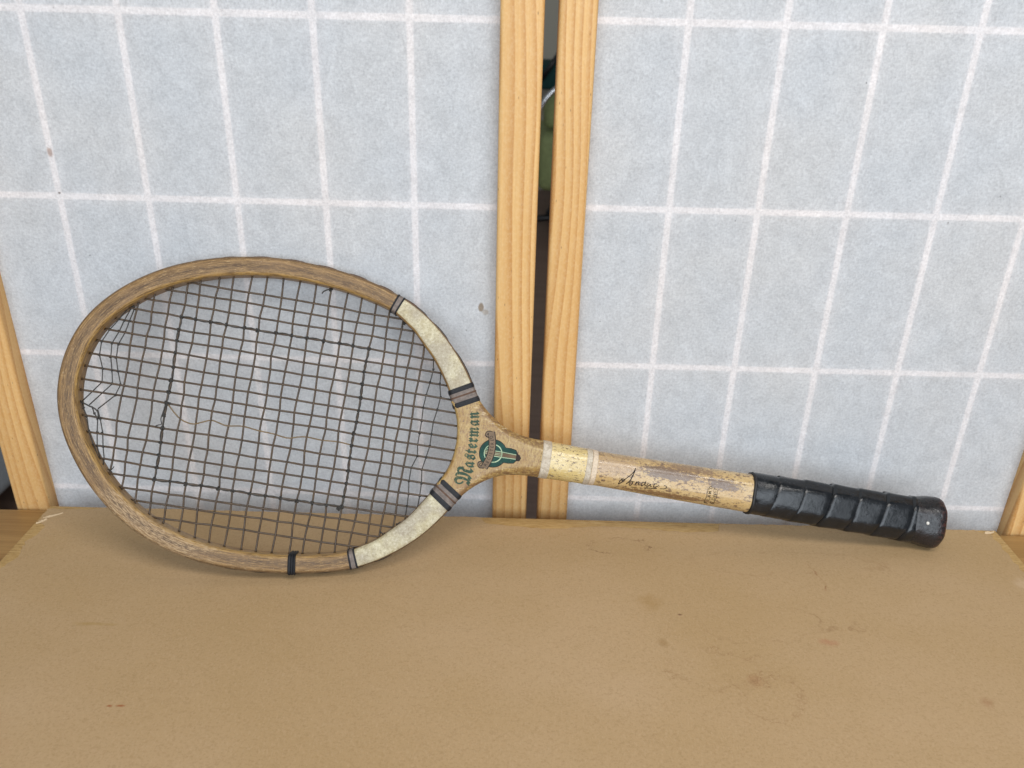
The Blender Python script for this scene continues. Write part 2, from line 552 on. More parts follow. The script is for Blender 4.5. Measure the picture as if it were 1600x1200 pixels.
# ------------------------------------------------------------------ racket materials (object space = racket space, metres)
def mat_hoop():
    m = M('hoop_wood', 0.42, 0.28)
    uv = m.tc.outputs['UV']
    s = m.sep(uv)
    st = m.noise(m.map((60, 1000, 1), src=uv), 1.0, 5, 0.75, 0.3)
    st2 = m.noise(m.map((190, 1200, 1), loc=(3, 7, 0), src=uv), 1.0, 4, 0.78)
    pat = m.noise(m.map((28, 120, 1), loc=(9, 1, 0), src=uv), 1.0, 4, 0.65)
    sp = m.noise(m.map((800, 800, 800)), 1.0, 3, 0.75)
    # laminations by position across the profile: 0 outer wall .. front face .. inner wall
    lam = m.ramp(m.math('MULTIPLY', s[1], 25.0), [(0.0, (0.13, 0.078, 0.040)), (0.21, (0.14, 0.085, 0.042)), (0.235, (0.27, 0.162, 0.066)), (0.42, (0.30, 0.18, 0.073)),
                 (0.46, (0.30, 0.18, 0.066)), (0.53, (0.45, 0.275, 0.085)), (0.70, (0.37, 0.21, 0.060)), (1.0, (0.25, 0.135, 0.042))])
    c = m.mix(m.ramp(st, [(0.40, 0.95), (0.57, 0.0)]), lam, (0.105, 0.058, 0.025))
    c = m.mix(m.math('MULTIPLY', m.ramp(st2, [(0.55, 0.0), (0.66, 1.0)]), 0.65), c, (0.47, 0.325, 0.165))
    c = m.mix(m.math('MULTIPLY', m.ramp(pat, [(0.50, 0.0), (0.64, 1.0)]), 0.35), c, (0.25, 0.155, 0.085))
    c = m.mix(m.math('MULTIPLY', m.ramp(sp, [(0.60, 0.0), (0.72, 1.0)]), 0.35), c, (0.52, 0.42, 0.30))
    c = m.mix(m.math('MULTIPLY', m.ramp(sp, [(0.30, 1.0), (0.38, 0.0)]), 0.6), c, (0.05, 0.03, 0.018))
    # thin dark glue lines between laminations
    g = m.math('ABSOLUTE', m.math('SUBTRACT', s[1], m.math('ADD', 0.0142, m.math('MULTIPLY', pat, 0.0012))))
    c = m.mix(m.math('MULTIPLY', m.ramp(g, [(0.0, 1.0), (0.0006, 0.0)]), m.ramp(st2, [(0.4, 0.9), (0.6, 0.2)])), c, (0.07, 0.042, 0.024))
    # bare worn shoulder along the lower outside where the racket is set down
    bl = m.blob(m.map((1, 1, 1)), -0.105, 0.018, 0.10, 0.028, pat, 1.2)
    bl = m.math('MULTIPLY', m.ramp(bl, [(0.0, 0.0), (0.25, 1.0)]), m.ramp(st2, [(0.46, 0.0), (0.56, 1.0)]))
    c = m.mix(m.math('MULTIPLY', bl, 0.62), c, (0.42, 0.30, 0.175))
    rough = m.ramp(st2, [(0.35, 0.30), (0.65, 0.55)])
    h = m.math('ADD', st, m.math('MULTIPLY', sp, 0.5))
    return m.fin(c, rough, m.bump(h, 0.4, 0.0005))

def mat_cream():
    m = M('cream_paint', 0.42, 0.4)
    uv = m.tc.outputs['UV']
    sp = m.noise(m.map((560, 560, 560)), 1.0, 5, 0.8)
    md = m.noise(m.map((110, 110, 110)), 1.0, 4, 0.65)
    lg = m.noise(m.map((40, 40, 40), loc=(4, 4, 1)), 1.0, 3)
    c = m.ramp(md, [(0.35, (0.37, 0.31, 0.175)), (0.6, (0.50, 0.45, 0.305))])
    c = m.mix(m.math('MULTIPLY', m.ramp(lg, [(0.46, 0.0), (0.60, 1.0)]), 0.7), c, (0.31, 0.265, 0.20))
    c = m.mix(m.math('MULTIPLY', m.ramp(sp, [(0.38, 1.0), (0.48, 0.0)]), 0.62), c, (0.20, 0.155, 0.09))
    c = m.mix(m.math('MULTIPLY', m.ramp(sp, [(0.56, 0.0), (0.66, 1.0)]), 0.5), c, (0.74, 0.70, 0.57))
    return m.fin(c, None, m.bump(sp, 0.4, 0.0004))

def mat_throat():
    m = M('throat_wood', 0.36, 0.35)
    fl_ = m.noise(m.map((800, 260, 500), rot=(0, 0, 0.25)), 1.0, 4, 0.75)
    md = m.noise(m.map((130, 90, 100)), 1.0, 4, 0.6, 0.4)
    lg = m.noise(m.map((38, 38, 38), loc=(2, 2, 0)), 1.0, 3)
    c = m.ramp(lg, [(0.35, (0.30, 0.178, 0.052)), (0.65, (0.385, 0.265, 0.098))])
    c = m.mix(m.math('MULTIPLY', m.ramp(md, [(0.45, 0.0), (0.65, 1.0)]), 0.4), c, (0.40, 0.285, 0.115))
    c = m.mix(m.math('MULTIPLY', m.ramp(fl_, [(0.50, 0.0), (0.60, 1.0)]), 0.75), c, (0.20, 0.105, 0.036))
    c = m.mix(m.math('MULTIPLY', m.ramp(fl_, [(0.30, 1.0), (0.40, 0.0)]), 0.6), c, (0.58, 0.42, 0.21))
    # worn rims and rubbed chips
    uv = m.sep(m.tc.outputs['UV'])
    ch = m.noise(m.map((130, 330, 200), loc=(8, 3, 0)), 1.0, 5, 0.75)
    edge = m.ramp(m.math('MULTIPLY', uv[1], 100.0), [(0.0, 1.0), (0.30, 0.95), (0.9, 0.0)])
    wv = m.math('MULTIPLY', edge, m.ramp(ch, [(0.47, 0.0), (0.54, 1.0)]))
    c = m.mix(m.math('MULTIPLY', wv, 0.95), c, (0.17, 0.095, 0.045))
    wv2 = m.math('MULTIPLY', edge, m.ramp(ch, [(0.36, 1.0), (0.43, 0.0)]))
    c = m.mix(m.math('MULTIPLY', wv2, 0.8), c, (0.66, 0.56, 0.40))
    chips = m.ramp(m.noise(m.map((420, 650, 500), loc=(1, 9, 0)), 1.0, 4, 0.7), [(0.62, 0.0), (0.66, 1.0)])
    c = m.mix(chips, c, (0.13, 0.075, 0.04))
    h = m.math('ADD', fl_, ch)
    m.b.inputs['Coat Weight'].default_value = 0.15
    m.b.inputs['Coat Roughness'].default_value = 0.18
    return m.fin(c, m.ramp(ch, [(0.35, 0.22), (0.65, 0.5)]), m.bump(h, 0.3, 0.0005))

def mat_shaft(yellow):
    m = M('yellow_painted_sleeve' if yellow else 'worn_shaft', 0.34, 0.35)
    ch = m.noise(m.map((150, 430, 350), loc=(1, 2, 0)), 1.0, 5, 0.75)
    ch2 = m.noise(m.map((330, 560, 450), loc=(6, 2, 0)), 1.0, 4, 0.75)
    lg = m.noise(m.map((30, 60, 60), loc=(3, 0, 0)), 1.0, 3)
    if yellow:
        c = m.ramp(lg, [(0.35, (0.50, 0.36, 0.125)), (0.65, (0.58, 0.45, 0.205))])
        k = m.ramp(ch2, [(0.56, 0.0), (0.595, 1.0)])
        c = m.mix(k, c, (0.16, 0.10, 0.05))
        c = m.mix(m.math('MULTIPLY', m.ramp(ch, [(0.35, 1.0), (0.44, 0.0)]), 0.5), c, (0.68, 0.60, 0.42))
    else:
        v = m.map((1, 1, 1))
        c = m.ramp(lg, [(0.35, (0.43, 0.275, 0.105)), (0.65, (0.49, 0.35, 0.165))])
        g = m.noise(m.map((25, 900, 700), loc=(5, 0, 0)), 1.0, 4, 0.65)
        c = m.mix(m.math('MULTIPLY', m.ramp(g, [(0.45, 0.0), (0.7, 1.0)]), 0.3), c, (0.42, 0.25, 0.09))
        k = m.ramp(m.math('ADD', m.math('MULTIPLY', ch, 0.5), m.math('MULTIPLY', ch2, 0.5)), [(0.53, 0.0), (0.555, 1.0)])
        c = m.mix(k, c, (0.165, 0.10, 0.055))
        # the long rubbed patch through the name, its lower satellite, and the rubbed lower edge
        for (cx, cy, rx, ry, col, kk) in [(452, 2.6, 27, 4.6, (0.14, 0.09, 0.062), 0.92), (494, 1.0, 15, 4.2, (0.135, 0.088, 0.062), 0.92), (470, 8.3, 22, 2.6, (0.19, 0.115, 0.065), 0.8),
                                          (412, 2.0, 18, 7.0, (0.36, 0.24, 0.135), 0.75), (455, -13.6, 38, 1.7, (0.18, 0.095, 0.04), 0.9), (415, 9.0, 14, 1.6, (0.30, 0.19, 0.09), 0.7)]:
            p = L(cx, cy)
            b = m.ramp(m.blob(v, p.x, p.y, rx/1000, ry/1000, ch, 4.2), [(0.0, 0.0), (0.16, 1.0)])
            c = m.mix(m.math('MULTIPLY', b, kk), c, col)
        c = m.mix(m.math('MULTIPLY', m.ramp(ch2, [(0.33, 1.0), (0.40, 0.0)]), 0.35), c, (0.68, 0.55, 0.36))
    h = m.math('ADD', ch, ch2)
    m.b.inputs['Coat Weight'].default_value = 0.8
    m.b.inputs['Coat IOR'].default_value = 1.5
    m.link(m.ramp(ch, [(0.40, 0.10), (0.60, 0.35)]), m.b.inputs['Coat Roughness'])
    return m.fin(c, m.ramp(ch2, [(0.38, 0.16), (0.62, 0.46)]), m.bump(h, 0.45, 0.0008))

def mat_leather():
    m = M('black_leather', 0.34, 0.5)
    f = m.noise(m.map((900, 900, 900)), 1.0, 5, 0.7)
    md = m.noise(m.map((140, 200, 200)), 1.0, 4, 0.6)
    c = m.ramp(md, [(0.35, (0.005, 0.006, 0.007)), (0.7, (0.011, 0.0125, 0.015))])
    c = m.mix(m.math('MULTIPLY', m.ramp(f, [(0.62, 0.0), (0.75, 1.0)]), 0.25), c, (0.08, 0.075, 0.07))
    r = m.ramp(md, [(0.3, 0.12), (0.7, 0.30)])
    h = m.math('ADD', m.math('MULTIPLY', f, 0.3), m.math('MULTIPLY', md, 1.0))
    return m.fin(c, r, m.bump(h, 0.32, 0.0009))

def mat_cap():
    m = M('butt_cap_leather', 0.30, 0.5)
    f = m.noise(m.map((500, 500, 500)), 1.0, 4, 0.65)
    md = m.noise(m.map((120, 120, 120), loc=(3, 1, 2)), 1.0, 3, 0.6)
    c = m.ramp(md, [(0.4, (0.0085, 0.0085, 0.0095)), (0.66, (0.018, 0.014, 0.015))])
    s = m.sep(m.map((1, 1, 1)))
    edge = m.ramp(s[0], [((669 - BX)/1000, 0.0), ((675 - BX)/1000, 1.0)])
    c = m.mix(m.math('MULTIPLY', edge, m.ramp(f, [(0.45, 0.0), (0.6, 1.0)])), c, (0.075, 0.022, 0.016))
    return m.fin(c, m.ramp(f, [(0.3, 0.2), (0.7, 0.42)]), m.bump(m.math('ADD', m.math('MULTIPLY', f, 0.25), m.math('MULTIPLY', md, 1.5)), 0.5, 0.0012))

def mat_string(name, a, b, rough=0.4):
    m = M(name, rough, 0.5)
    nz = m.noise(m.map((160, 160, 160)), 1.0, 4, 0.7)
    tw = m.noise(m.map((1500, 1500, 1500)), 1.0, 2)
    c = m.ramp(nz, [(0.35, a), (0.68, b)])
    c = m.mix(m.math('MULTIPLY', m.ramp(tw, [(0.55, 0.0), (0.7, 1.0)]), 0.35), c, tuple(x*1.9 for x in b))
    return m.fin(c, None, m.bump(tw, 0.4, 0.0003))

def mat_band():
    m = M('white_fibre_band', 0.55, 0.4)
    f = m.noise(m.map((900, 900, 900)), 1.0, 4, 0.75)
    md = m.noise(m.map((200, 300, 200)), 1.0, 4, 0.7)
    c = m.ramp(md, [(0.35, (0.40, 0.33, 0.24)), (0.6, (0.56, 0.49, 0.39))])
    c = m.mix(m.math('MULTIPLY', m.ramp(f, [(0.35, 1.0), (0.46, 0.0)]), 0.7), c, (0.24, 0.19, 0.13))
    return m.fin(c, None, m.bump(f, 0.6, 0.0006))

def mat_thread(name, col, dirv):
    m = M(name, 0.5, 0.22)
    uv = m.tc.outputs['UV']
    f = m.noise(m.map((2600, 120, 1), src=uv), 1.0, 3, 0.6)
    g = m.noise(m.map((300, 300, 300)), 1.0, 3, 0.7)
    c = m.ramp(g, [(0.3, tuple(x*0.7 for x in col)), (0.7, tuple(x*1.35 for x in col))])
    c = m.mix(m.math('MULTIPLY', m.ramp(f, [(0.35, 1.0), (0.5, 0.0)]), 0.45), c, tuple(x*0.4 for x in col))
    return m.fin(c, None, m.bump(f, 0.5, 0.0005))

HOOP, CREAM, THROAT = mat_hoop(), mat_cream(), mat_throat()
SHAFT, SLEEVE, BAND = mat_shaft(False), mat_shaft(True), mat_band()
LEATHER, CAP = mat_leather(), mat_cap()
GUT = mat_string('brown_gut_string', (0.036, 0.022, 0.012), (0.078, 0.045, 0.019), 0.38)
CORD = mat_string('dark_cord', (0.018, 0.016, 0.014), (0.034, 0.029, 0.023), 0.5)
GOLD = mat_string('pale_gut_string', (0.12, 0.075, 0.030), (0.19, 0.12, 0.05), 0.36)
TBLACK = mat_thread('black_thread', (0.015, 0.0155, 0.018), 0)
TGREY = mat_thread('grey_tape', (0.165, 0.135, 0.118), 0)
TBROWN = mat_thread('brown_thread', (0.10, 0.055, 0.035), 0)
HOLE = flat('hole_dark', (0.012, 0.009, 0.007), 0.8, 0.1)

# ------------------------------------------------------------------ hoop
OUT = [(301.4, 33.9), (297.6, 39.5), (290.4, 52.2), (278.4, 67.3), (266.3, 79.4), (253.7, 89.4), (241.6, 96.9), (227.9, 102.4), (217.2, 105.8), (204.6, 109.0), (187.4, 111.9), (168.1, 113.6), (144.4, 113.9), (129.4, 112.8), (106.5, 108.8), (90.1, 104.5), (68.4, 96.4), (51.8, 87.3), (35.8, 75.6), (23.1, 63.0), (12.6, 48.8), (6.2, 34.5), (2.4, 19.3), (1.4, 5.7), (2.2, -9.0), (4.7, -20.0), (10.2, -34.7), (19.8, -50.9), (33.0, -67.9), (49.3, -83.4), (65.9, -95.0), (84.5, -104.2), (106.0, -111.0), (129.3, -114.7), (152.3, -115.5), (178.0, -113.7), (206.8, -109.2), (224.8, -104.6), (234.7, -100.9), (244.4, -95.9), (256.2, -88.4), (268.8, -78.4), (280.1, -67.0), (291.8, -51.0), (299.6, -38.1)]
NR = 260
path = catmull([Vector((x, y, 0)) for x, y in OUT], NR)
for it in range(14):   # fair the traced curve
    q = path[:]
    for i in range(1, NR - 1):
        q[i] = path[i]*0.5 + (path[i-1] + path[i+1])*0.25
    path = q
path = resample(path, NR)
arc = [0.0]
for i in range(1, NR):
    arc.append(arc[-1] + (path[i] - path[i-1]).length)
TOT = arc[-1]
def nearest(x, y):
    return min(range(NR), key=lambda i: (path[i] - Vector((x, y, 0))).length)
# width keys (arc position, width)
def key(x, y, wv):
    return (arc[nearest(x, y)], wv)
WK = [key(301.4, 33.9, 19.4), key(290, 52, 18.0), key(268, 78, 16.6), key(250, 92, 14.6), key(230, 102, 12.8), key(204, 109, 13.4), key(150, 114, 13.8), key(60, 92, 13.8), key(1.5, 5, 13.4),
      key(30, -65, 13.6), key(110, -112, 13.8), key(180, -113, 13.4), key(224, -105, 12.8), key(245, -95.6, 14.2), key(268, -78.6, 16.6), key(290, -53, 18.4), key(299.6, -38.1, 19.4)]
def width(a):
    for i in range(len(WK) - 1):
        if a <= WK[i+1][0]:
            t = max(0, (a - WK[i][0])/(WK[i+1][0] - WK[i][0]))
            t = t*t*(3 - 2*t)
            return WK[i][1]*(1 - t) + WK[i+1][1]*t
    return WK[-1][1]
ND = []
for i in range(NR):
    t = (path[min(NR-1, i+1)] - path[max(0, i-1)]).normalized()
    ND.append(Vector((-t.y, t.x, 0)))     # travelling anticlockwise: inward is to the left
def angle_to(v, wv):
    return math.atan2(v.x*wv.y - v.y*wv.x, v.dot(wv))
E0 = Vector((284.3 - 301.4, 24.8 - 33.9, 0)).normalized()
E1 = Vector((283.4 - 299.6, -27.2 + 38.1, 0)).normalized()
sk0, sk1 = angle_to(ND[0], E0), angle_to(ND[-1], E1)
for i in range(NR):
    a = sk0*max(0, 1 - arc[i]/30.0) + sk1*max(0, 1 - (TOT - arc[i])/30.0)
    ND[i] = Matrix.Rotation(a, 3, 'Z') @ ND[i]
HD = 8.5
def section(wv, g=0.0, rc=3.0, d=HD):
    """rounded rectangle profile (a across from outer edge, z), starting mid outer wall, running over the front"""
    w0, w1, dd, r = -g, wv + g, d + g, rc + g*0.5
    P = []
    def arcp(ca, cz, a0, a1):
        for k in range(6):
            th = a0 + (a1 - a0)*k/5
            P.append((ca + r*math.cos(th), cz + r*math.sin(th)))
    pi = math.pi
    P.append((w0, 0.0))
    arcp(w0 + r, dd - r, pi, pi/2)
    for k in (0.2, 0.4, 0.6, 0.8):
        P.append((w0 + r + (w1 - w0 - 2*r)*k, dd + 0.15*math.sin(k*pi)))
    arcp(w1 - r, dd - r, pi/2, 0)
    P.append((w1, 0.0))
    arcp(w1 - r, -dd + r, 0, -pi/2)
    arcp(w0 + r, -dd + r, -pi/2, -pi)
    return P
NS = len(section(14))
FRONT0, FRONT1 = 4, 13            # the front-face span of the profile (cream panel)
def at(a):
    """interpolated path point and inward direction at arc length a"""
    a = min(max(a, 0), TOT)
    f = a/TOT*(NR - 1)
    i = min(NR - 2, int(f))
    t = f - i
    return path[i].lerp(path[i+1], t), ND[i].lerp(ND[i+1], t).normalized()
def sweep(name, a0, a1, n, mat, parent, g=0.0, idx=None, cap=True, bulge=0.0):
    V, UV, Fc = [], [], []
    full = idx is None
    for k in range(n):
        a = a0 + (a1 - a0)*k/(n - 1)
        p, dn = at(a)
        gg = g + bulge*math.sin(math.pi*k/(n - 1))
        S = section(width(a), gg)
        run = 0.0
        prev = S[0]
        vs = []
        for q in S:
            run += math.hypot(q[0] - prev[0], q[1] - prev[1])
            prev = q
            vs.append(run)
        ids = range(NS) if full else idx
        for j in ids:
            pt = p + dn*S[j][0]
            V.append(L(pt.x, pt.y, S[j][1]))
            UV.append((a/1000, min(vs[j], 60)/1000))
    m = NS if full else len(idx)
    for k in range(n - 1):
        for j in range(m if full else m - 1):
            j2 = (j+1) % m
            Fc.append((k*m + j, (k+1)*m + j, (k+1)*m + j2, k*m + j2))
    if full and cap:
        Fc.append(tuple(range(m)))
        Fc.append(tuple((n-1)*m + j for j in range(m))[::-1])
    return mesh(name, V, Fc, mat, parent, True, UV, 50)

A_ub0, A_ub1 = arc[0], arc[nearest(293.5, 45.4)]
A_lb0, A_lb1 = arc[nearest(292.6, -50.0)], TOT
A_su0, A_su1 = arc[nearest(235.0, 100.0)], arc[nearest(228.3, 102.2)]
A_sl0, A_sl1 = arc[nearest(228.2, -103.6)], arc[nearest(234.8, -100.8)]
A_cd = arc[nearest(186.5, -112.8)]
hoop = sweep('hoop', 0.0, TOT, NR, HOOP, racket)
idx = list(range(FRONT0, FRONT1 + 1))
sweep('shoulder_panel', A_ub1 - 1, A_su0 + 1, 40, CREAM, racket, 0.14, idx)
sweep('shoulder_panel', A_sl1 - 1, A_lb0 + 1, 40, CREAM, racket, 0.14, list(range(FRONT0, FRONT1 + 3)))
def binding(a0, a1, stripes, name='binding'):
    b = sweep(name, a0, a1, 14, TGREY, racket, 0.42)
    for (f0, f1, mt, gr) in stripes:
        sweep('thread_stripe', a0 + (a1 - a0)*f0, a0 + (a1 - a0)*f1, 7, mt, b, gr, None, True, 0.22)
BIG = [(0.0, 0.26, TBLACK, 0.62), (0.49, 0.57, TBROWN, 0.52), (0.75, 1.0, TBLACK, 0.62)]
binding(A_ub0, A_ub1, BIG)
binding(A_lb0, A_lb1, BIG)
SML = [(0.0, 0.22, TBLACK, 0.55), (0.76, 1.0, TBLACK, 0.55)]
binding(A_su0, A_su1, SML)
binding(A_sl0, A_sl1, SML)
cw = sweep('cord_wrap', A_cd - 2.9, A_cd + 2.4, 6, TBLACK, racket, 0.5)
sweep('cord_turn', A_cd - 3.0, A_cd - 0.7, 7, TBLACK, cw, 0.75, None, True, 0.6)
sweep('cord_turn', A_cd - 0.7, A_cd + 1.0, 7, TBLACK, cw, 0.75, None, True, 0.6)
sweep('cord_turn', A_cd + 1.0, A_cd + 2.6, 7, TBLACK, cw, 0.75, None, True, 0.6)

# ------------------------------------------------------------------ throat: Coons patch between bow, outer edges and shaft
C0 = [(298.2, 40.0), (289.0, 34.6), (280.6, 29.8), (284.3, 24.8), (287.2, 17.5), (289.0, 8.8), (289.7, 0.4), (289.3, -8.0), (287.9, -15.7), (285.8, -22.0), (283.0, -27.6), (280.0, -32.6), (288.5, -38.6), (296.4, -44.2)]
D0 = [(298.2, 40.0), (301.6, 34.4), (308.1, 27.9), (315.5, 22.4), (322.0, 18.4), (330.0, 15.2), (339.2, 13.1), (347.6, 12.4), (356.0, 12.2)]
D1 = [(296.4, -44.2), (299.8, -38.6), (303.9, -33.8), (308.8, -29.4), (314.4, -25.2), (320.9, -21.4), (328.0, -18.6), (336.6, -16.9), (345.7, -16.1), (356.0, -16.0)]
NT, NSC = 61, 44
def tpos(n):
    return [0.5 - 0.5*math.cos(math.pi*k/(n - 1))*(0.75 + 0.25*abs(math.cos(math.pi*k/(n - 1)))) for k in range(n)]
TT = tpos(NT)
c0 = resample([Vector((x, y, 0)) for x, y in C0], 400)
# spread: give corner portions less of the parameter range
d0 = catmull([Vector((x, y, 0)) for x, y in D0], NSC)
d1 = catmull([Vector((x, y, 0)) for x, y in D1], NSC)
G = [[None]*NT for _ in range(NSC)]
for s in range(NSC):
    ss = s/(NSC - 1)
    for k, t in enumerate(TT):
        a = c0[min(399, int(t*399 + 0.5))]
        b = Vector((356.0, 12.2, 0)).lerp(Vector((356.0, -16.0, 0)), t)
        bil = (c0[0]*(1 - t) + c0[-1]*t)*(1 - ss) + (Vector((356, 12.2, 0))*(1 - t) + Vector((356, -16, 0))*t)*ss
        G[s][k] = a*(1 - ss) + b*ss + d0[s]*(1 - t) + d1[s]*t - bil
def round_z(e, D, r):
    if e >= r:
        return D
    q = 1 - e/r
    return D - r + r*math.sqrt(max(0, 1 - q*q))
V, UV, Fc = [], [], []
for s in range(NSC):
    ss = s/(NSC - 1)
    run = [0.0]
    for k in range(1, NT):
        run.append(run[-1] + (G[s][k] - G[s][k-1]).length)
    for k in range(NT):
        e = min(run[k], run[-1] - run[k])
        D = 8.7 + 2.1*ss
        r = 3.4 + 7.2*ss**1.3
        bowround = 0.0
        if s < 4 and 6 < k < NT - 7:
            bowround = (0.9, 0.35, 0.1, 0.0)[s]
        z = round_z(e, D, r) - bowround
        p = G[s][k]
        V.append(L(p.x, p.y, z))
        UV.append((0.0, min(e, 30)/1000))
nb = len(V)
for v in V[:nb]:
    V.append(Vector((v.x, v.y, -v.z)))
UV += UV
def gi(s, k):
    return s*NT + k
for s in range(NSC - 1):
    for k in range(NT - 1):
        q = (gi(s, k), gi(s, k+1), gi(s+1, k+1), gi(s+1, k))
        Fc.append(q)
        Fc.append(tuple(i + nb for i in q[::-1]))
for s in range(NSC - 1):
    Fc.append((gi(s, 0), gi(s+1, 0), gi(s+1, 0) + nb, gi(s, 0) + nb))
    Fc.append((gi(s, NT-1), gi(s, NT-1) + nb, gi(s+1, NT-1) + nb, gi(s+1, NT-1)))
for k in range(NT - 1):
    Fc.append((gi(0, k), gi(0, k) + nb, gi(0, k+1) + nb, gi(0, k+1)))
TV, TF = V, Fc
throat = mesh('throat', V, Fc, THROAT, racket, True, UV, 60)

# ------------------------------------------------------------------ shaft
def loft(name, stations, mat, parent, n=48, capends=True, sharp=None):
    """stations: (x, ytop, ybot, halfdepth, round, grow)"""
    V, UV, Fc = [], [], []
    for (x, yt, yb, D, r, g) in stations:
        yt, yb, D = yt + g, yb - g, D + g
        h = (yt - yb)/2
        yc = (yt + yb)/2
        r = min(r, h - 0.01, D - 0.01)
        P = []
        for (cy, cz, a0) in ((h - r, D - r, 90), (-(h - r), D - r, 180), (-(h - r), -(D - r), 270), (h - r, -(D - r), 0)):
            pass
        m = n//4
        for (cy, cz, a0) in ((h - r, D - r, 0), (-(h - r), D - r, 90), (-(h - r), -(D - r), 180), (h - r, -(D - r), 270)):
            for k in range(m):
                th = math.radians(a0 + 90*k/(m - 1))
                P.append((yc + cy + r*math.cos(th), cz + r*math.sin(th)))
        for (yy, zz) in P:
            V.append(L(x, yy, zz))
            UV.append((x/1000, min(yt - yy, yy - yb)/1000))
    m = len(V)//len(stations)
    for i in range(len(stations) - 1):
        for k in range(m):
            k2 = (k+1) % m
            Fc.append((i*m + k, i*m + k2, (i+1)*m + k2, (i+1)*m + k))
    if capends:
        Fc.append(tuple(range(m))[::-1])
        Fc.append(tuple((len(stations)-1)*m + k for k in range(m)))
    o = mesh(name, V, Fc, mat, parent, True, UV, sharp)
    return o, V, Fc
SHK = [(350, 12.15, -15.9), (362, 12.1, -15.8), (390, 11.4, -15.4), (400, 11.1, -15.3), (440, 11.4, -16.2), (480, 11.9, -16.9), (526, 12.6, -17.6)]
def shaft_y(x):
    for i in range(len(SHK) - 1):
        if x <= SHK[i+1][0]:
            t = (x - SHK[i][0])/(SHK[i+1][0] - SHK[i][0])
            return SHK[i][1]*(1-t) + SHK[i+1][1]*t, SHK[i][2]*(1-t) + SHK[i+1][2]*t
    return SHK[-1][1:]
def sst(x, g=0.0):
    yt, yb = shaft_y(x)
    return (x, yt, yb, 10.8, 10.6, g)
shaft, SV, SF = loft('shaft', [sst(353 + 175*k/60) for k in range(61)], SHAFT, racket)
sleeve, _, _ = loft('painted_sleeve', [sst(357 + 35*k/12, 0.16) for k in range(13)], SLEEVE, racket)
def band(x0, x1, mt, g=0.45):
    st = [sst(x0, 0.0), sst(x0 + 0.25, g*0.8)] + [sst(x0 + (x1 - x0)*f, g) for f in (0.2, 0.4, 0.6, 0.8)] + [sst(x1 - 0.25, g*0.8), sst(x1, 0.0)]
    return loft('binding_band', st, mt, racket)[0]
band(354.3, 361.2, BAND)
band(388.4, 393.0, BAND)
band(393.1, 397.2, flat('tan_fibre_band', (0.56, 0.45, 0.33), 0.5, 0.4, 0.2, 700, 0.4), 0.32)
band(519.8, 522.2, flat('rubber_ring', (0.012, 0.011, 0.011), 0.5, 0.4), 1.3)

# ------------------------------------------------------------------ grip: octagonal core, spiral leather turns, butt cap
def octo(hy, hz, sharpness, n=64):
    """octagon profile blended towards a rounded one; hy,hz half sizes"""
    fy, fz = hy*0.53, hz*0.50
    C = [(hy, -fz), (hy, fz), (fy, hz), (-fy, hz), (-hy, fz), (-hy, -fz), (-fy, -hz), (fy, -hz)]
    for _ in range(3):
        q = []
        for i in range(len(C)):
            a, b = C[i], C[(i+1) % len(C)]
            k = sharpness
            q.append((a[0]*(1-k) + b[0]*k, a[1]*(1-k) + b[1]*k))
            q.append((a[0]*k + b[0]*(1-k), a[1]*k + b[1]*(1-k)))
        C = q
    # resample by angle index so neighbouring profiles correspond
    P = [Vector((c[0], c[1], 0)) for c in C] + [Vector((C[0][0], C[0][1], 0))]
    return [(v.x, v.y) for v in resample(P, n + 1)[:-1]]
def grip_size(x):
    t = min(1, max(0, (x - 520)/134))
    yt = 13.9 + 1.3*t
    yb = -18.2 - 2.0*t
    return (yt + yb)/2, (yt - yb)/2, 11.6 + 2.0*t
GN = 64
def grip_pt(x, k, g):
    yc, hy, hz = grip_size(x)
    tb_ = min(1, max(0, (x - 528)/40))
    shp = 0.30 - 0.21*tb_
    P = octo_cache(round(shp, 2))
    a, b = P[k % GN]
    return (x, yc + a*(hy + g), b*(hz + g))
_oc = {}
def octo_cache(s):
    if s not in _oc:
        _oc[s] = octo(1.0, 1.0, s)
    return _oc[s]
V, Fc = [], []
ST = [521 + 133*k/24 for k in range(25)]
for x in ST:
    for k in range(GN):
        V.append(L(*grip_pt(x, k, -0.9)))
for i in range(len(ST) - 1):
    for k in range(GN):
        k2 = (k+1) % GN
        Fc.append((i*GN + k, i*GN + k2, (i+1)*GN + k2, (i+1)*GN + k))
Fc.append(tuple(range(GN))[::-1]); Fc.append(tuple((len(ST)-1)*GN + k for k in range(GN)))
grip = mesh('grip', V, Fc, LEATHER, racket, True, None, 50)
PITCHG = 22.2
PROF = [(0.0, -0.85), (0.012, -0.35), (0.04, 0.20), (0.07, 0.55), (0.10, 0.70), (0.15, 0.70), (0.35, 0.42), (0.6, 0.20), (0.85, -0.02), (1.0, -0.35), (1.06, -0.9)]
rg = random.Random(5)
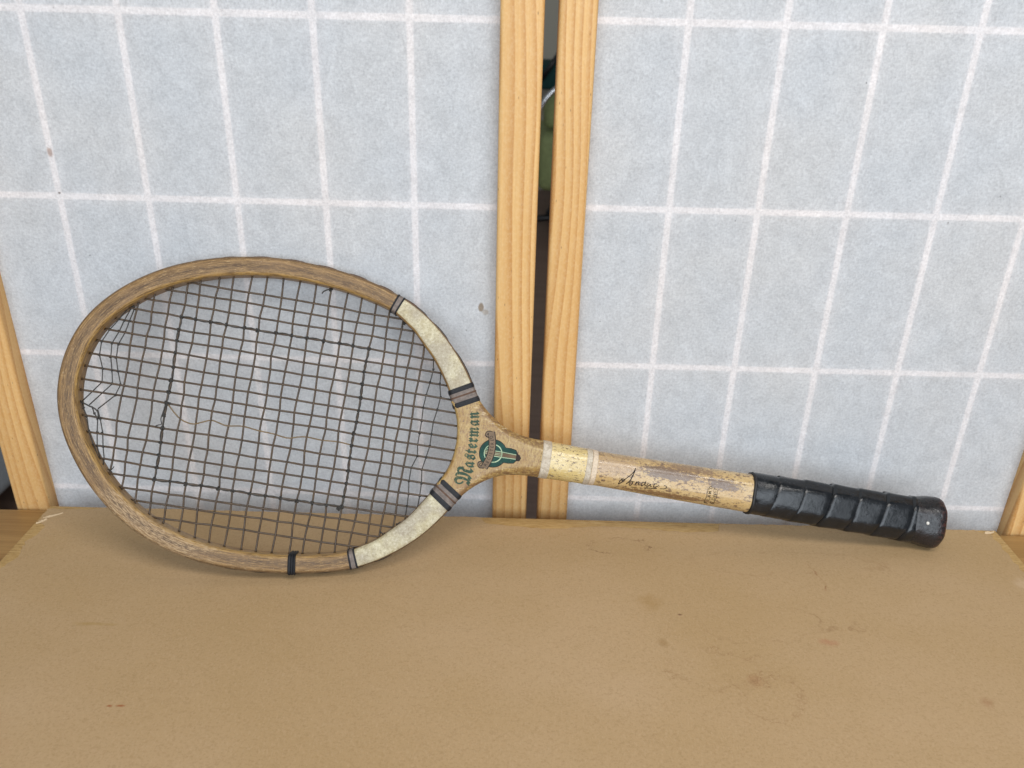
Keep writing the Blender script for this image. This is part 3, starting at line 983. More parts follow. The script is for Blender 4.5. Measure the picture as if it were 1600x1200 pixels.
# k index 0 is at the bottom-right start; profile angle: index 0 ~ +y top. front is k in (8..24)
for turn in range(-1, 6):
    xs = 540.3 + PITCHG*turn + rg.uniform(-1.2, 1.2)
    hk = rg.uniform(0.75, 1.2)
    V, Fc, rows = [], [], 0
    ph = rg.random()*6
    for k in range(GN + 1):
        f = k/GN
        # going from the top over the front downwards the seam moves left
        base = xs - PITCHG*(f - 0.08) + 0.5*math.sin(f*9 + ph) + PITCHG*0.0
        for (u, g) in PROF:
            x = base + u*PITCHG
            x = min(max(x, 521.6), 653.8)
            gg = g*(0.45 if turn < 1 else hk) + 0.07*math.sin(f*23 + u*5 + ph)
            V.append(L(*grip_pt(x, k, gg)))
        rows += 1
    m = len(PROF)
    for r in range(rows - 1):
        for c in range(m - 1):
            Fc.append((r*m + c, (r+1)*m + c, (r+1)*m + c + 1, r*m + c + 1))
    mesh('leather_turn', V, Fc, LEATHER, grip, True, None, 38)
# butt cap
V, Fc = [], []
CS = [(650.5, 0.92, 0.0), (651.0, 1.03, 0), (652.0, 1.075, 0), (654, 1.085, 0), (657, 1.10, 0), (661, 1.15, 0), (665, 1.20, 0), (668.5, 1.23, 0), (671, 1.235, 0), (673, 1.215, 0), (674.8, 1.16, 0), (676.0, 1.08, 0), (676.8, 0.97, 0), (677.2, 0.80, 0), (677.4, 0.4, 0)]
for (x, k_, _) in CS:
    yc, hy, hz = grip_size(654)
    P = octo_cache(0.16)
    yc2 = yc + (x - 654)*0.008
    for k in range(GN):
        a, b = P[k]
        V.append(L(x, yc2 + a*hy*0.93*k_, b*hz*k_))
for i in range(len(CS) - 1):
    for k in range(GN):
        k2 = (k+1) % GN
        Fc.append((i*GN + k, i*GN + k2, (i+1)*GN + k2, (i+1)*GN + k))
Fc.append(tuple(range(GN))[::-1]); Fc.append(tuple((len(CS)-1)*GN + k for k in range(GN)))
cap = mesh('butt_cap', V, Fc, CAP, racket, True, None, 60)
bvc = BVHTree.FromPolygons([tuple(v) for v in V], Fc)
def drop(bv, x, y, up_=0.0001, z0=40):
    o = L(x, y, z0)
    h = bv.ray_cast(o, Vector((0, 0, -1)))
    if h[0] is None:
        return L(x, y, 8.7) + Vector((0, 0, up_))
    return h[0] + h[1]*up_
c = drop(bvc, 660.0, -3.1, 0.0)
V, Fc = [], []
for i in range(5):
    th = math.pi/2*i/4
    for k in range(12):
        V.append(c + Vector((math.cos(th)*1.35*math.cos(k*math.pi/6), math.cos(th)*1.35*math.sin(k*math.pi/6), math.sin(th)*0.9))/1000)
for i in range(4):
    for k in range(12):
        Fc.append((i*12 + k, i*12 + (k+1) % 12, (i+1)*12 + (k+1) % 12, (i+1)*12 + k))
mesh('nail_head', V, Fc, flat('pale_nail', (0.62, 0.60, 0.55), 0.4, 0.5), cap)

# ------------------------------------------------------------------ printed marks on the throat and shaft
bvt = BVHTree.FromPolygons([tuple(v) for v in TV], TF)
bvs = BVHTree.FromPolygons([tuple(v) for v in SV], SF)
def decal(name, polys, mat, lift, bv=bvt, parent=throat):
    """polys: list of 2D outlines (mm); each is filled as a fan grid that follows the surface"""
    V, Fc = [], []
    for P in polys:
        b0 = len(V)
        n = len(P)
        cx = sum(p[0] for p in P)/n
        cy = sum(p[1] for p in P)/n
        for rr in (1.0, 0.66, 0.33):
            for p in P:
                V.append(drop(bv, cx + (p[0] - cx)*rr, cy + (p[1] - cy)*rr, lift))
        V.append(drop(bv, cx, cy, lift))
        for q in range(2):
            for i in range(n):
                j = (i+1) % n
                Fc.append((b0 + q*n + i, b0 + q*n + j, b0 + (q+1)*n + j, b0 + (q+1)*n + i))
        for i in range(n):
            Fc.append((b0 + 2*n + i, b0 + 2*n + (i+1) % n, b0 + 3*n))
    return mesh(name, V, Fc, mat, parent, True)
def ribbon_poly(P, wv, n=None, closed=False):
    """stroke as a strip of quads: returns list of quads as separate polys merged later"""
    P = catmull([Vector((p[0], p[1], 0)) for p in P], n or max(6, len(P)*5))
    Lft, Rgt = [], []
    for i in range(len(P)):
        t = (P[min(len(P)-1, i+1)] - P[max(0, i-1)]).normalized()
        nn = Vector((-t.y, t.x, 0))
        ww = wv(i/(len(P)-1)) if callable(wv) else wv
        Lft.append(P[i] + nn*ww/2)
        Rgt.append(P[i] - nn*ww/2)
    return Lft, Rgt
def strokes(name, S, mat, lift, bv=bvt, parent=throat):
    V, Fc = [], []
    for (P, wv) in S:
        a, b = ribbon_poly(P, wv)
        b0 = len(V)
        for p, q in zip(a, b):
            V.append(drop(bv, p.x, p.y, lift))
            V.append(drop(bv, q.x, q.y, lift))
        for i in range(len(a) - 1):
            Fc.append((b0 + 2*i, b0 + 2*i + 1, b0 + 2*i + 3, b0 + 2*i + 2))
    return mesh(name, V, Fc, mat, parent, True)

def worn_ink(name, col, wear, base=(0.44, 0.30, 0.13), scale=700):
    m = M(name, 0.5, 0.15)
    nz = m.noise(m.map((scale, scale*0.6, scale)), 1.0, 4, 0.75)
    g = m.noise(m.map((150, 150, 150)), 1.0, 3)
    c = m.ramp(g, [(0.3, tuple(x*0.75 for x in col)), (0.7, tuple(x*1.3 for x in col))])
    c = m.mix(m.ramp(nz, [(wear, 0.0), (wear + 0.08, 0.9)]), c, base)
    return m.fin(c)
GREEN = worn_ink('emblem_green', (0.009, 0.044, 0.034), 0.62, (0.10, 0.15, 0.10))
MINT = worn_ink('emblem_mint', (0.33, 0.42, 0.27), 0.62, (0.14, 0.20, 0.12))
INK = worn_ink('emblem_outline', (0.022, 0.015, 0.011), 0.66, (0.15, 0.09, 0.05))
RIB = worn_ink('emblem_ribbon', (0.165, 0.115, 0.075), 0.62, (0.11, 0.075, 0.045))
BRONZE = worn_ink('emblem_brown', (0.13, 0.085, 0.05), 0.6, (0.24, 0.17, 0.09))
TEXTG = worn_ink('lettering_green', (0.034, 0.062, 0.040), 0.56, (0.20, 0.16, 0.07), 600)
SIGN = worn_ink('signature_black', (0.008, 0.006, 0.005), 0.70, (0.2, 0.13, 0.06))
# emblem, in units of px/15 of the photograph crop turned to mm: local frame u along the stem
EC = (317.6, -3.2)
def E(u, v):
    """emblem coordinates: u along the shaft, v upwards, in mm"""
    return (EC[0] + u, EC[1] + v)
def circ(r, n=40, a0=0, a1=360):
    return [E(r*math.cos(math.radians(a0 + (a1 - a0)*k/n)), r*math.sin(math.radians(a0 + (a1 - a0)*k/n))) for k in range(n + (0 if a1 - a0 == 360 else 1))]
def em_out(g):
    R = 10.0 + g
    P = []
    for k in range(37):
        a = math.radians(33 + (327 - 33)*k/36)
        P.append(E(R*math.cos(a), R*math.sin(a)))
    P += [E(12.5, -5.2 - g), E(16.0 + g*0.5, -4.6 - g), E(18.4 + g, -1.6 - g*0.3), E(18.4 + g, 1.8 + g*0.3), E(16.4 + g*0.5, 4.7 + g), E(12.8, 5.4 + g)]
    return P
em = decal('emblem', [em_out(0.55)], INK, 0.00006, bvt, racket)
def sub(name, polys, mat, lift):
    return decal(name, polys, mat, lift, bvt, em)
sub('green_field', [em_out(0.0)], GREEN, 0.00012)
strokes('ring', [(circ(6.6, 40, 70, 290), 0.55), (circ(6.6, 40, -85, 85), 0.75)], MINT, 0.00018, bvt, em)
sub('stem_panel', [[E(-6.0, 1.35), E(-6.0, -1.5), E(17.6, -1.5), E(17.6, 1.5)]], BRONZE, 0.00017)
strokes('stem_line', [([E(-1.0, 2.0), E(8, 1.95), E(17.3, 1.6)], 0.55), ([E(-0.5, -1.9), E(8, -1.9), E(17.3, -1.7)], 0.55)], MINT, 0.00022, bvt, em)
strokes('stem_stripe', [([E(-6.2, v), E(-2.4, v)], 0.35) for v in (3.0, 1.8, 0.6, -0.6)] + [([E(-0.4, 0.5), E(7, 0.45)], 0.28), ([E(-0.2, -0.5), E(7, -0.55)], 0.28)], MINT, 0.00024, bvt, em)
sub('stem_tip', [[E(17.2, 3.0), E(19.8, 1.8), E(21.2, -0.3), E(20.4, -2.6), E(17.6, -3.2)]], INK, 0.00026)
RP = [(313.6, 12.4), (315.0, 7.6), (315.9, 2.2), (315.8, -3.4), (314.6, -9.0), (312.4, -14.6)]
RP = [(x + 0.2, y - 0.2) for x, y in RP]
strokes('ribbon_edge', [(RP, 5.6), ([(314.6, 12.0), (311.2, 11.6), (310.6, 9.4), (312.4, 8.6)], 2.1), ([(312.6, -14.4), (309.2, -14.4), (308.4, -12.0), (310.2, -10.9)], 2.1)], INK, 0.00030, bvt, em)
strokes('ribbon', [(RP, 4.3), ([(314.4, 12.0), (311.2, 11.6), (310.6, 9.6), (312.2, 8.8)], 1.0), ([(312.4, -14.4), (309.2, -14.4), (308.4, -12.2), (310.0, -11.2)], 1.0)], RIB, 0.00036, bvt, em)

def text_geo(s, off=0.0):
    cu = bpy.data.curves.new('t', 'FONT')
    cu.body = s
    cu.resolution_u = 3
    cu.offset = off
    o = bpy.data.objects.new('t', cu)
    COL.objects.link(o)
    bpy.context.view_layer.update()
    dg = bpy.context.evaluated_depsgraph_get()
    me = bpy.data.meshes.new_from_object(o.evaluated_get(dg))
    V = [(v.co.x, v.co.y) for v in me.vertices]
    Fc = [tuple(p.vertices) for p in me.polygons]
    bpy.data.objects.remove(o)
    bpy.data.curves.remove(cu)
    bpy.data.meshes.remove(me)
    return V, Fc
def along(name, letters, P, hts, mat, lift, bv, parent, fat=1.0, off=0.0):
    """letters placed one by one along a baseline; glyph up is the left of travel"""
    C = catmull([Vector((p[0], p[1], 0)) for p in P], 200)
    tot = sum((C[i+1] - C[i]).length for i in range(199))
    V, Fc = [], []
    G_ = [text_geo(ch, off) for ch in letters]
    ws = []
    for (gv, gf), h in zip(G_, hts):
        xs = [p[0] for p in gv]
        ws.append((max(xs) - min(xs))*h*fat)
    gap = (tot - sum(ws))/max(1, len(letters) - 1) if len(letters) > 1 else 0
    pos = 0.0
    for (gv, gf), h, wd in zip(G_, hts, ws):
        mid = pos + wd/2
        i = min(198, max(0, int(mid/tot*199)))
        t = (C[min(199, i+3)] - C[max(0, i-3)]).normalized()
        nn = Vector((-t.y, t.x, 0))
        x0 = min(p[0] for p in gv)
        b0 = len(V)
        for (gx, gy) in gv:
            lx = (gx - x0)*h*fat - wd/2
            p = C[i] + t*lx + nn*gy*h
            V.append(drop(bv, p.x, p.y, lift))
        for f in gf:
            Fc.append(tuple(b0 + q for q in f))
        pos += wd + gap
    return mesh(name, V, Fc, mat, parent, False)
# black-letter name running up the bow, baseline on the right
BASE = [(303.6, -30.5), (304.6, -20.0), (304.9, -10.0), (304.9, 0.0), (304.4, 9.0), (303.4, 17.5), (301.9, 26.0)]
try:
    along('lettering', ['\U0001D578', '\U0001D586', '\U0001D598', '\U0001D599', '\U0001D58A', '\U0001D597', '\U0001D592', '\U0001D586', '\U0001D593'], BASE, [15.5] + [12.5]*8, TEXTG, 0.00009, bvt, throat, 0.78, 0.022)
except Exception as ex:
    print('fraktur fallback', ex)
    along('lettering', list('Masterman'), BASE, [15.5] + [13.0]*8, TEXTG, 0.00009, bvt, throat, 0.7)
# REGISTERED on the ribbon, read upwards
RB = [(p[0] + 1.15, p[1]) for p in RP[::-1]]
RB[0] = (RB[0][0] + 0.5, RB[0][1] + 1.2)
RB[-1] = (RB[-1][0] - 0.3, RB[-1][1] - 2.2)
along('ribbon_word', list('REGISTERED'), RB, [3.6]*10, INK, 0.00043, bvt, em, 0.86)

# signature and construction mark on the shaft
def SG(x, y):
    """signature crop coordinates -> racket mm"""
    u = (x - 420)/1030.0
    v = (y - (570 + 110*u))
    return (423.3 + 28.7*u + v*0.0040, -10.1 + 1.5*u - v*(0.0255 if v < -130 else 0.0285))
sgp = [
    [(590, 90), (545, 190), (480, 265), (400, 335), (310, 410), (245, 468), (212, 462), (225, 420), (275, 415), (292, 440), (255, 478), (195, 520), (130, 562), (150, 490), (200, 415), (245, 400)],
    [(585, 130), (540, 245), (505, 320), (455, 430), (395, 510), (335, 548)],
    [(505, 496), (465, 492), (424, 530), (420, 575), (450, 596), (492, 572), (512, 525), (500, 496), (560, 500)],
    [(620, 490), (585, 575), (640, 510), (690, 505), (670, 580), (720, 580)],
    [(850, 520), (790, 515), (745, 590), (780, 610), (835, 560), (880, 470), (850, 590), (890, 610)],
    [(940, 540), (905, 610), (940, 620), (1010, 560), (1000, 620), (1050, 625)],
    [(1190, 560), (1130, 560), (1090, 620), (1140, 640), (1240, 600)],
    [(1380, 600), (1440, 620), (1450, 670), (1390, 690)],
    [(470, 640), (640, 650)], [(850, 662), (1190, 682)], [(1270, 688), (1400, 690)],
]
SGW = [0.6, 0.8, 0.52, 0.52, 0.52, 0.52, 0.56, 0.52, 0.45, 0.6, 0.45]
strokes('signature', [([SG(*p) for p in P], wv) for P, wv in zip(sgp, SGW)], SIGN, 0.00008, bvs, shaft)
KH = worn_ink('stamp_ink', (0.035, 0.025, 0.010), 0.60, (0.40, 0.27, 0.10))
# box frame and the two stamped words
strokes('stamp_frame', [([(484.2, -3.2), (483.7, -14.6)], 0.42), ([(491.9, -3.6), (491.2, -15.0)], 0.42), ([(483.7, -14.6), (487.0, -15.0)], 0.45)], KH, 0.00008, bvs, shaft)
along('stamp_word', list('LAM\'D'), [(487.0, -12.4), (487.3, -1.6)], [3.5]*5, KH, 0.00009, bvs, shaft, 0.85, 0.012)
along('stamp_word', list('CONST'), [(490.6, -14.6), (491.0, -2.4)], [3.3]*5, KH, 0.00009, bvs, shaft, 0.85, 0.012)

# ------------------------------------------------------------------ strings
inner = []
for i in range(NR):
    p = path[i] + ND[i]*width(arc[i])
    inner.append((p.x, p.y))
inner += [(284.3, -25.0)] + [(289.5 - abs(y)**2*0.0085, y) for y in (-20, -12, -4, 4, 12, 20)] + [(284.5, 24.5)]
def crossings(p, q):
    """parameters where the line p->q meets the inner contour"""
    R_ = []
    n = len(inner)
    dx, dy = q[0] - p[0], q[1] - p[1]
    for i in range(n):
        a, b = inner[i], inner[(i+1) % n]
        ex, ey = b[0] - a[0], b[1] - a[1]
        den = dx*ey - dy*ex
        if abs(den) < 1e-9:
            continue
        t = ((a[0] - p[0])*ey - (a[1] - p[1])*ex)/den
        s = ((a[0] - p[0])*dy - (a[1] - p[1])*dx)/den
        if 0 <= s <= 1:
            R_.append(t)
    return min(R_), max(R_)
MY = [85.3, 77.2, 68.1, 58.9, 49.6, 41.2, 31.8, 21.8, 12.3, 3.0, -5.4, -14.0, -23.4, -33.8, -43.1, -52.1, -60.6, -69.8, -77.8, -87.6]
CT = [43.7, 54.3, 65.8, 75.9, 85.3, 96.9, 107.5, 120.3, 131.0, 143.3, 155.2, 167.0, 179.0, 191.1, 201.7, 213.7, 224.3, 234.8, 244.0, 253.8]
CB = [46.6, 56.4, 67.3, 79.0, 90.0, 101.7, 113.1, 124.4, 135.4, 147.1, 158.2, 169.7, 181.6, 191.8, 203.2, 214.2, 224.4, 235.4, 245.1, 253.4]
CTY = [64.8, 73.2, 79.3, 85.0, 89.3, 92.2, 95.1, 97.4, 99.3, 100.3, 101.3, 102.0, 101.4, 99.2, 96.5, 93.7, 89.7, 83.4, 77.7, 68.8]
rs = random.Random(11)
mslope = [rs.uniform(-0.004, 0.004) for _ in MY]
def my(i, x):
    return MY[i] + mslope[i]*(x - 140) + 0.25*math.sin(x*0.05 + i*1.7)
cbow = [rs.uniform(-0.8, 0.8) for _ in CT]
def cx(j, y):
    t = (CTY[j] - y)/(2*CTY[j])
    return CT[j]*(1 - t) + CB[j]*t + cbow[j]*math.sin(math.pi*max(0, min(1, t))) + 0.45*math.sin(y*0.11 + j*2.1)
AMP = 0.5
def string(name, P, r, mat, parent=None, seg=6, fine=3):
    P = [Vector(p) for p in P]
    if fine > 1 and len(P) > 2:
        P = catmull(P, len(P)*fine)
    V, Fc = tube_geo([L(*p) for p in P], r/1000, seg)
    return mesh(name, V, Fc, mat, parent or racket, True)
def hole(x, y, dx, dy):
    """dark drilled hole rim where a string enters the hoop"""
    holes.append((x, y, dx, dy))
holes = []
for i in range(len(MY)):
    t0, t1 = crossings((0.0, my(i, 0)), (1.0, my(i, 0)))
    x0, x1 = t0, t1
    hole(x0, my(i, x0), -1, 0)
    hole(x1, my(i, x1), 1, 0)
    js = [j for j in range(len(CT)) if x0 + 1.5 < cx(j, MY[i]) < x1 - 1.5]
    segs = [(x0 - 2.5, x1 + 2.5)]
    if i == 11:
        segs = [(212.0, x1 + 2.5)]       # this main is broken: only its right end is left
    for (a, b) in segs:
        P = [(a, my(i, a), 0)]
        for j in js:
            xx = cx(j, MY[i])
            if a < xx < b:
                P.append((xx, my(i, xx) + rs.uniform(-0.22, 0.22), AMP*(1 if (i + j) % 2 else -1)))
        P.append((b, my(i, b), 0))
        string('main_string', P, 0.74, GUT)
for j in range(len(CT)):
    top, bot = (CT[j], CTY[j] + 6), (CB[j], -CTY[j] - 6)
    t0, t1 = crossings(top, bot)
    P = []
    yt = top[1] + (bot[1] - top[1])*t0
    yb = top[1] + (bot[1] - top[1])*t1
    hole(cx(j, yt), yt, 0, 1)
    hole(cx(j, yb), yb, 0, -1)
    P.append((cx(j, yt), yt + 2.5, 0))
    for i in range(len(MY)):
        x = cx(j, MY[i])
        y = my(i, x)
        if yb + 1.5 < y < yt - 1.5 and not (i == 11 and x < 60):
            P.append((x + rs.uniform(-0.3, 0.3), y, AMP*(-1 if (i + j) % 2 else 1)))
    P.append((cx(j, yb), yb - 2.5, 0))
    string('cross_string', P, 0.72, GUT)
# thin cross cords at the throat end
def thin(name, P, r=0.36, mat=CORD, z=0.5, parent=None):
    Q = [(p[0], p[1], z*(1 if k % 2 else -1)) for k, p in enumerate(P)]
    return string(name, Q, r*1.12, mat, parent, 6, 1)
def kn(parent, x, y, r=0.85, z=0.0):
    o = inst('knot', KNOT, parent, L(x, y, z))
    o.rotation_euler = (rs.uniform(-0.5, 0.5), rs.uniform(-0.5, 0.5), rs.uniform(0, 6))
    o.scale = (r,)*3
    return o
def knot_mesh():
    P = []
    for k in range(26):
        a = 2*math.pi*k/26
        P.append(((math.sin(a) + 2*math.sin(2*a))*0.00030, (math.cos(a) - 2*math.cos(2*a))*0.00030, -math.sin(3*a)*0.00045))
    V, Fc = tube_geo(P, 0.00040, 5, True)
    me = bpy.data.meshes.new('knot')
    me.from_pydata([tuple(v) for v in V], [], Fc)
    for p in me.polygons:
        p.use_smooth = True
    me.materials.append(CORD)
    return me
KNOT = knot_mesh()
tc1 = [(261.7, 64.0), (263.6, 51.6), (262.8, 42.0), (261.5, 32.0), (260.8, 22.2), (261.4, 12.0), (261.3, 2.6), (261.4, -5.9), (262.5, -14.6), (259.5, -23.8), (259.5, -34.2), (260.8, -43.4), (261.2, -52.3), (261.2, -66.0)]
tc2 = [(269.5, 54.0), (270.1, 42.0), (272.4, 32.2), (271.6, 22.4), (270.1, 12.6), (270.2, 3.2), (270.5, -5.4), (269.1, -14.4), (267.6, -24.0), (268.9, -34.4), (269.2, -43.6), (269.0, -56.5)]
for P in (tc1, tc2):
    o = thin('throat_cord', P)
    for p in P[1:-1]:
        kn(o, p[0], p[1], 0.85, 0.3)
# tangled cords at the tip
TIPC = {
 'a': [(38.6, 61.0), (33.0, 49.6), (27.6, 41.2), (23.9, 31.4), (23.9, 21.6), (28.3, 12.0), (29.2, 2.6), (18.3, -13.6)],
 'b': [(40.0, 60.6), (36.6, 49.0), (34.4, 41.3), (31.2, 31.4), (31.9, 21.5), (34.8, 12.0), (36.6, 2.8), (23.9, -15.0)],
 'c': [(42.0, 60.0), (40.3, 49.5), (38.6, 41.2), (35.7, 31.4), (35.8, 21.5), (39.2, 11.8), (42.3, 2.9), (40.2, -5.5), (29.9, -16.9)],
 'd': [(18.0, -13.6), (20.4, -18.0), (23.4, -23.6), (27.0, -33.6), (31.6, -43.0), (37.0, -51.6), (40.8, -57.4)],
 'e': [(25.4, -15.8), (28.4, -20.5), (31.0, -23.8), (32.8, -33.6), (34.2, -43.2), (38.4, -52.4)],
 'f': [(29.8, -17.4), (33.2, -23.9), (36.3, -33.4), (38.7, -43.2), (40.8, -52.0), (41.0, -57.4)],
}
tipo = {}
for k_, P in TIPC.items():
    tipo[k_] = thin('tip_cord', P, 0.38)
    for p in P[1:-1]:
        kn(tipo[k_], p[0], p[1], 0.85, 0.3)
string('tip_cord', [(16.5, -13.4, 0.3), (20.5, -14.6, 0.8), (24.0, -15.8, 0.9), (28.0, -17.0, 0.8), (30.8, -19.4, 0.6), (31.6, -23.6, 0.3)], 0.55, CORD)
for (x, y) in [(41.0, 60.4), (42.4, 59.0), (39.4, 59.8)]:
    kn(tipo['a'], x, y, 1.0, 0.4)
string('tip_cord', [(46.2, -60.0, 0), (48.0, -58.0, 1.2), (49.2, -56.0, 1.6)], 0.35, CORD)
string('tip_cord', [(44.5, -58.6, 0), (46.6, -59.0, 1.0), (48.6, -60.2, 1.4)], 0.35, CORD)
# trebling: dark cord knotted round a rectangle of the string bed
def trebling(P, vertical):
    S1, S2 = [], []
    for k, (x, y) in enumerate(P):
        sgn = 1 if k % 2 else -1
        if k:
            px, py = P[k-1]
            mx_, my_ = (x + px)/2, (y + py)/2
            if vertical:
                S1.append((mx_ + 0.75*sgn, my_, 0.75)); S2.append((mx_ - 0.55*sgn, my_, -0.7))
            else:
                S1.append((mx_, my_ + 0.85*sgn, 0.75)); S2.append((mx_, my_ - 0.5*sgn, -0.7))
        S1.append((x, y, 0.95)); S2.append((x, y, -0.9))
    c1 = string('trebling_cord', S1, 0.42, CORD, racket, 6, 2)
    string('trebling_cord', S2, 0.40, CORD, racket, 6, 2)
    for (x, y) in P:
        kn(c1, x + rs.uniform(-.2, .2), y + rs.uniform(-.2, .2), rs.uniform(1.2, 1.55), 0.6)
    return c1
topY, botY = my(3, 150), my(16, 150)
trebling([(cx(j, topY), my(3, cx(j, topY))) for j in range(3, 16)], False)
trebling([(cx(j, botY), my(16, cx(j, botY))) for j in range(15, 2, -1)], False)
treb = trebling([(cx(3, MY[i]), my(i, cx(3, MY[i]))) for i in range(3, 17)], True)
trebling([(cx(15, MY[i]), my(i, cx(15, MY[i]))) for i in range(3, 17)], True)
# the broken main, pulled back and tied to the trebling
loose = [(77.3, -5.0, 1.0), (80.5, -8.0, 1.0), (83.9, -11.4, 0.6), (89.2, -15.4, -0.6), (97.6, -17.0, 0.8), (104, -14.6, 0.4), (109.9, -12.2, -0.7), (115.6, -13.2, 0.2), (121.9, -14.4, 0.8), (132.6, -13.0, -0.7), (144.2, -14.2, 0.8), (155.8, -15.0, -0.7), (162.0, -15.9, 0.5), (167.6, -16.2, 0.8), (173.5, -14.4, 0.0), (179.8, -13.4, -0.7), (191.0, -13.9, 0.7), (202.4, -13.3, -0.6), (213.6, -14.0, 0.5)]
string('loose_string', loose, 0.50, GOLD)
string('loose_string', [(77.6, -4.9, 1.2), (76.4, -8.5, 1.5), (75.4, -13.0, 0.9), (75.0, -17.0, 0.9), (76.2, -20.6, 1.2), (74.4, -21.4, 1.4), (72.4, -22.6, 1.4)], 0.38, CORD)
for (x, y) in [(77.4, -5.0), (77.0, -6.4), (78.6, -5.0), (212.8, -61.0), (211.2, -61.4), (212.0, -62.2)]:
    kn(treb, x, y, 1.15, 0.9)
# stray tied-off string ends at the hoop
def strayknot(x, y, P):
    o = string('string_end', P, 0.5, CORD)
    kn(o, x, y, 1.15, 0.6)
    kn(o, x + 1.0, y + 0.6, 0.9, 0.9)
strayknot(178.2, 97.6, [(179.6, 99.5, 0.2), (178.6, 97.8, 1.3), (176.5, 97.2, 1.9), (173.8, 95.4, 1.8), (172.8, 93.6, 1.6)])
strayknot(236.0, 82.0, [(236.4, 84.0, 0.2), (235.4, 81.0, 1.2), (235.8, 79.0, 1.4)])
strayknot(248.0, -75.5, [(248.6, -77.4, 0.2), (246.5, -75.0, 1.2), (244.6, -73.6, 1.4)])
strayknot(256.5, -67.0, [(257.2, -69.4, 0.2), (257.0, -66.0, 1.1), (258.6, -64.6, 1.2)])
# drilled holes (dark rims) along the inside of the hoop
V, Fc = [], []
for (x, y, dx, dy) in holes:
    b0 = len(V)
    # find the inward normal of the hoop near here
    i = min(range(NR), key=lambda q: (inner[q][0] - x)**2 + (inner[q][1] - y)**2)
    if abs(inner[i][0] - x) + abs(inner[i][1] - y) > 6:
        nrm = Vector((-1, 0, 0))
        pos = Vector((x, y, 0))
    else:
        nrm = ND[i]
        pos = Vector((x, y, 0))
    tg = Vector((-nrm.y, nrm.x, 0))
    for k in range(10):
        a = 2*math.pi*k/10
        p = pos + nrm*0.12 + tg*1.15*math.cos(a)
        V.append(L(p.x, p.y, 1.05*math.sin(a)))
    Fc.append(tuple(range(b0, b0 + 10)))
hl = mesh('string_hole', V, Fc, HOLE, racket, False)
hl['kind'] = 'stuff'
# strings looping over the outside of the hoop between neighbouring holes
def out_edge(x, sign):
    best = min(range(NR), key=lambda q: abs(path[q].x - x) + (0 if path[q].y*sign > 0 else 1e3))
    return best
for sign, C_ in ((1, CT), (-1, CB)):
    for j in range(1 if sign > 0 else 0, len(C_) - 1, 2):
        i0, i1 = out_edge(C_[j], sign), out_edge(C_[j+1], sign)
        if i0 > i1:
            i0, i1 = i1, i0
        m_ = max(2, (i1 - i0))
        P = []
        for q in range(i0 - 1, i1 + 2):
            t = (q - i0 + 1)/(m_ + 2)
            f = max(0, math.sin(math.pi*t))
            p = path[q] - ND[q]*(1.1*f**0.5 - 0.6)
            P.append((p.x, p.y, 0.8))
        string('string_loop', P, 0.85, CORD if sign < 0 else TBROWN, None, 6, 1)
for ang0, ang1 in (((295.0, 44.0), (278.0, 67.5)), ((272.0, 74.0), (258.0, 86.0)), ((253, 90), (243, 96))):
    i0, i1 = sorted((nearest(*ang0), nearest(*ang1)))
    P = []
    for q in range(i0, i1 + 1):
        f = math.sin(math.pi*(q - i0)/(i1 - i0))
        p = path[q] - ND[q]*(0.7*f**0.5 - 0.5)
        P.append((p.x, p.y, 3.0))
    string('string_loop', P, 0.8, CORD, None, 6, 1)

# ------------------------------------------------------------------ room behind the screen, seen through the gap
GRN = flat('green_upholstery', (0.27, 0.31, 0.13), 0.7, 0.3, 0.15, 60)
TEAL = flat('teal_cloth', (0.015, 0.06, 0.055), 0.8, 0.2, 0.2, 60)
CHROME = M('chrome_tube', 0.12, 0.5)
CHROME.b.inputs['Metallic'].default_value = 1.0
CHROME = CHROME.fin((0.8, 0.8, 0.8))
BLK = flat('black_plastic', (0.012, 0.012, 0.012), 0.4, 0.5)
ch = empty('office_chair', (0.20, 4.0, FZ))
tag(ch, 'green chair with bright chrome arm loop, blurred in the gap between the pine posts', 'chair')
def cpart(name, x0, x1, y0, y1, z0, z1, m, bev):
    return box(name, x0, x1, y0, y1, z0, z1, m, ch, bev)
cpart('backrest', -0.085, 0.34, 0.05, 0.13, 0.535, 0.695, GRN, 0.035)
cpart('seat', -0.105, 0.34, -0.06, 0.50, 0.265, 0.525, GRN, 0.04)
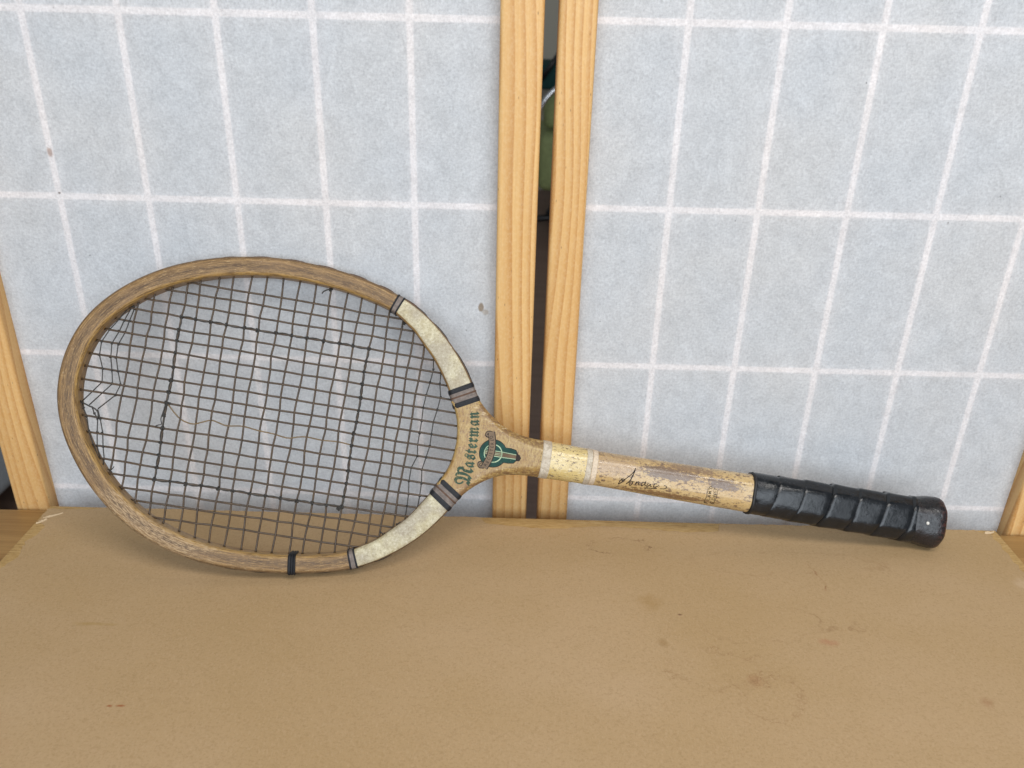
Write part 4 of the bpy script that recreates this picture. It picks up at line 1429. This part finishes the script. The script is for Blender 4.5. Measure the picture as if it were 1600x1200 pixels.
V, Fc = tube_geo([(0.07 + 0.185*math.cos(a), -0.08, 0.58 + 0.185*math.sin(a)) for a in [math.radians(d) for d in range(-5, 196, 7)]], 0.013, 8)
mesh('arm_loop', V, Fc, CHROME, ch)
V, Fc = tube_geo([(0.1, 0.22, 0.27), (0.1, 0.22, 0.08)], 0.025, 10)
mesh('column', V, Fc, BLK, ch)
for k in range(5):
    a = math.radians(112 + 72*k)
    p = Vector((0.1 + 0.30*math.cos(a), 0.22 + 0.30*math.sin(a), 0.06))
    V, Fc = tube_geo([(0.1, 0.22, 0.09), p], 0.018, 8)
    lg_ = mesh('base_arm', V, Fc, BLK, ch)
    V, Fc = tube_geo([p + Vector((0, -0.018, -0.03)), p + Vector((0, 0.018, -0.03))], 0.028, 12)
    mesh('castor', V, Fc, BLK, lg_)
tl = empty('side_table', (0.45, 4.9, FZ))
tag(tl, 'dark teal draped shape with a black lever, blurred high in the gap between posts', 'furniture')
box('draped_top', -0.36, 0.6, -0.22, 0.2, 0.645, 0.77, TEAL, tl, 0.02)
V, Fc = tube_geo([(-0.34, -0.26, 0.70), (-0.29, -0.26, 0.77), (-0.25, -0.26, 0.83)], 0.014, 8)
mesh('lever', V, Fc, BLK, tl)
for sx in (0.3, 0.55):
    box('leg', sx - 0.02, sx + 0.02, -0.1, -0.06, 0.0, 0.645, BLK, tl, 0.003)
sf = empty('sofa', (-1.545, 1.75, FZ))
GREYF = flat('grey_fabric', (0.50, 0.54, 0.56), 0.85, 0.2, 0.12, 200)
tag(sf, 'grey fabric sofa end above dark floor, blurred beyond the far left post', 'sofa')
box('base', -0.40, 0.40, -0.50, 0.62, 0.07, 0.32, GREYF, sf, 0.03)
box('arm', 0.26, 0.42, -0.52, 0.62, 0.075, 0.60, GREYF, sf, 0.04)
box('cushion', -0.40, 0.255, -0.48, 0.60, 0.325, 0.45, GREYF, sf, 0.04)
for sx in (-0.35, 0.36):
    for sy in (-0.45, 0.55):
        box('foot', sx - 0.025, sx + 0.025, sy - 0.025, sy + 0.025, 0, 0.07, BLK, sf, 0.003)
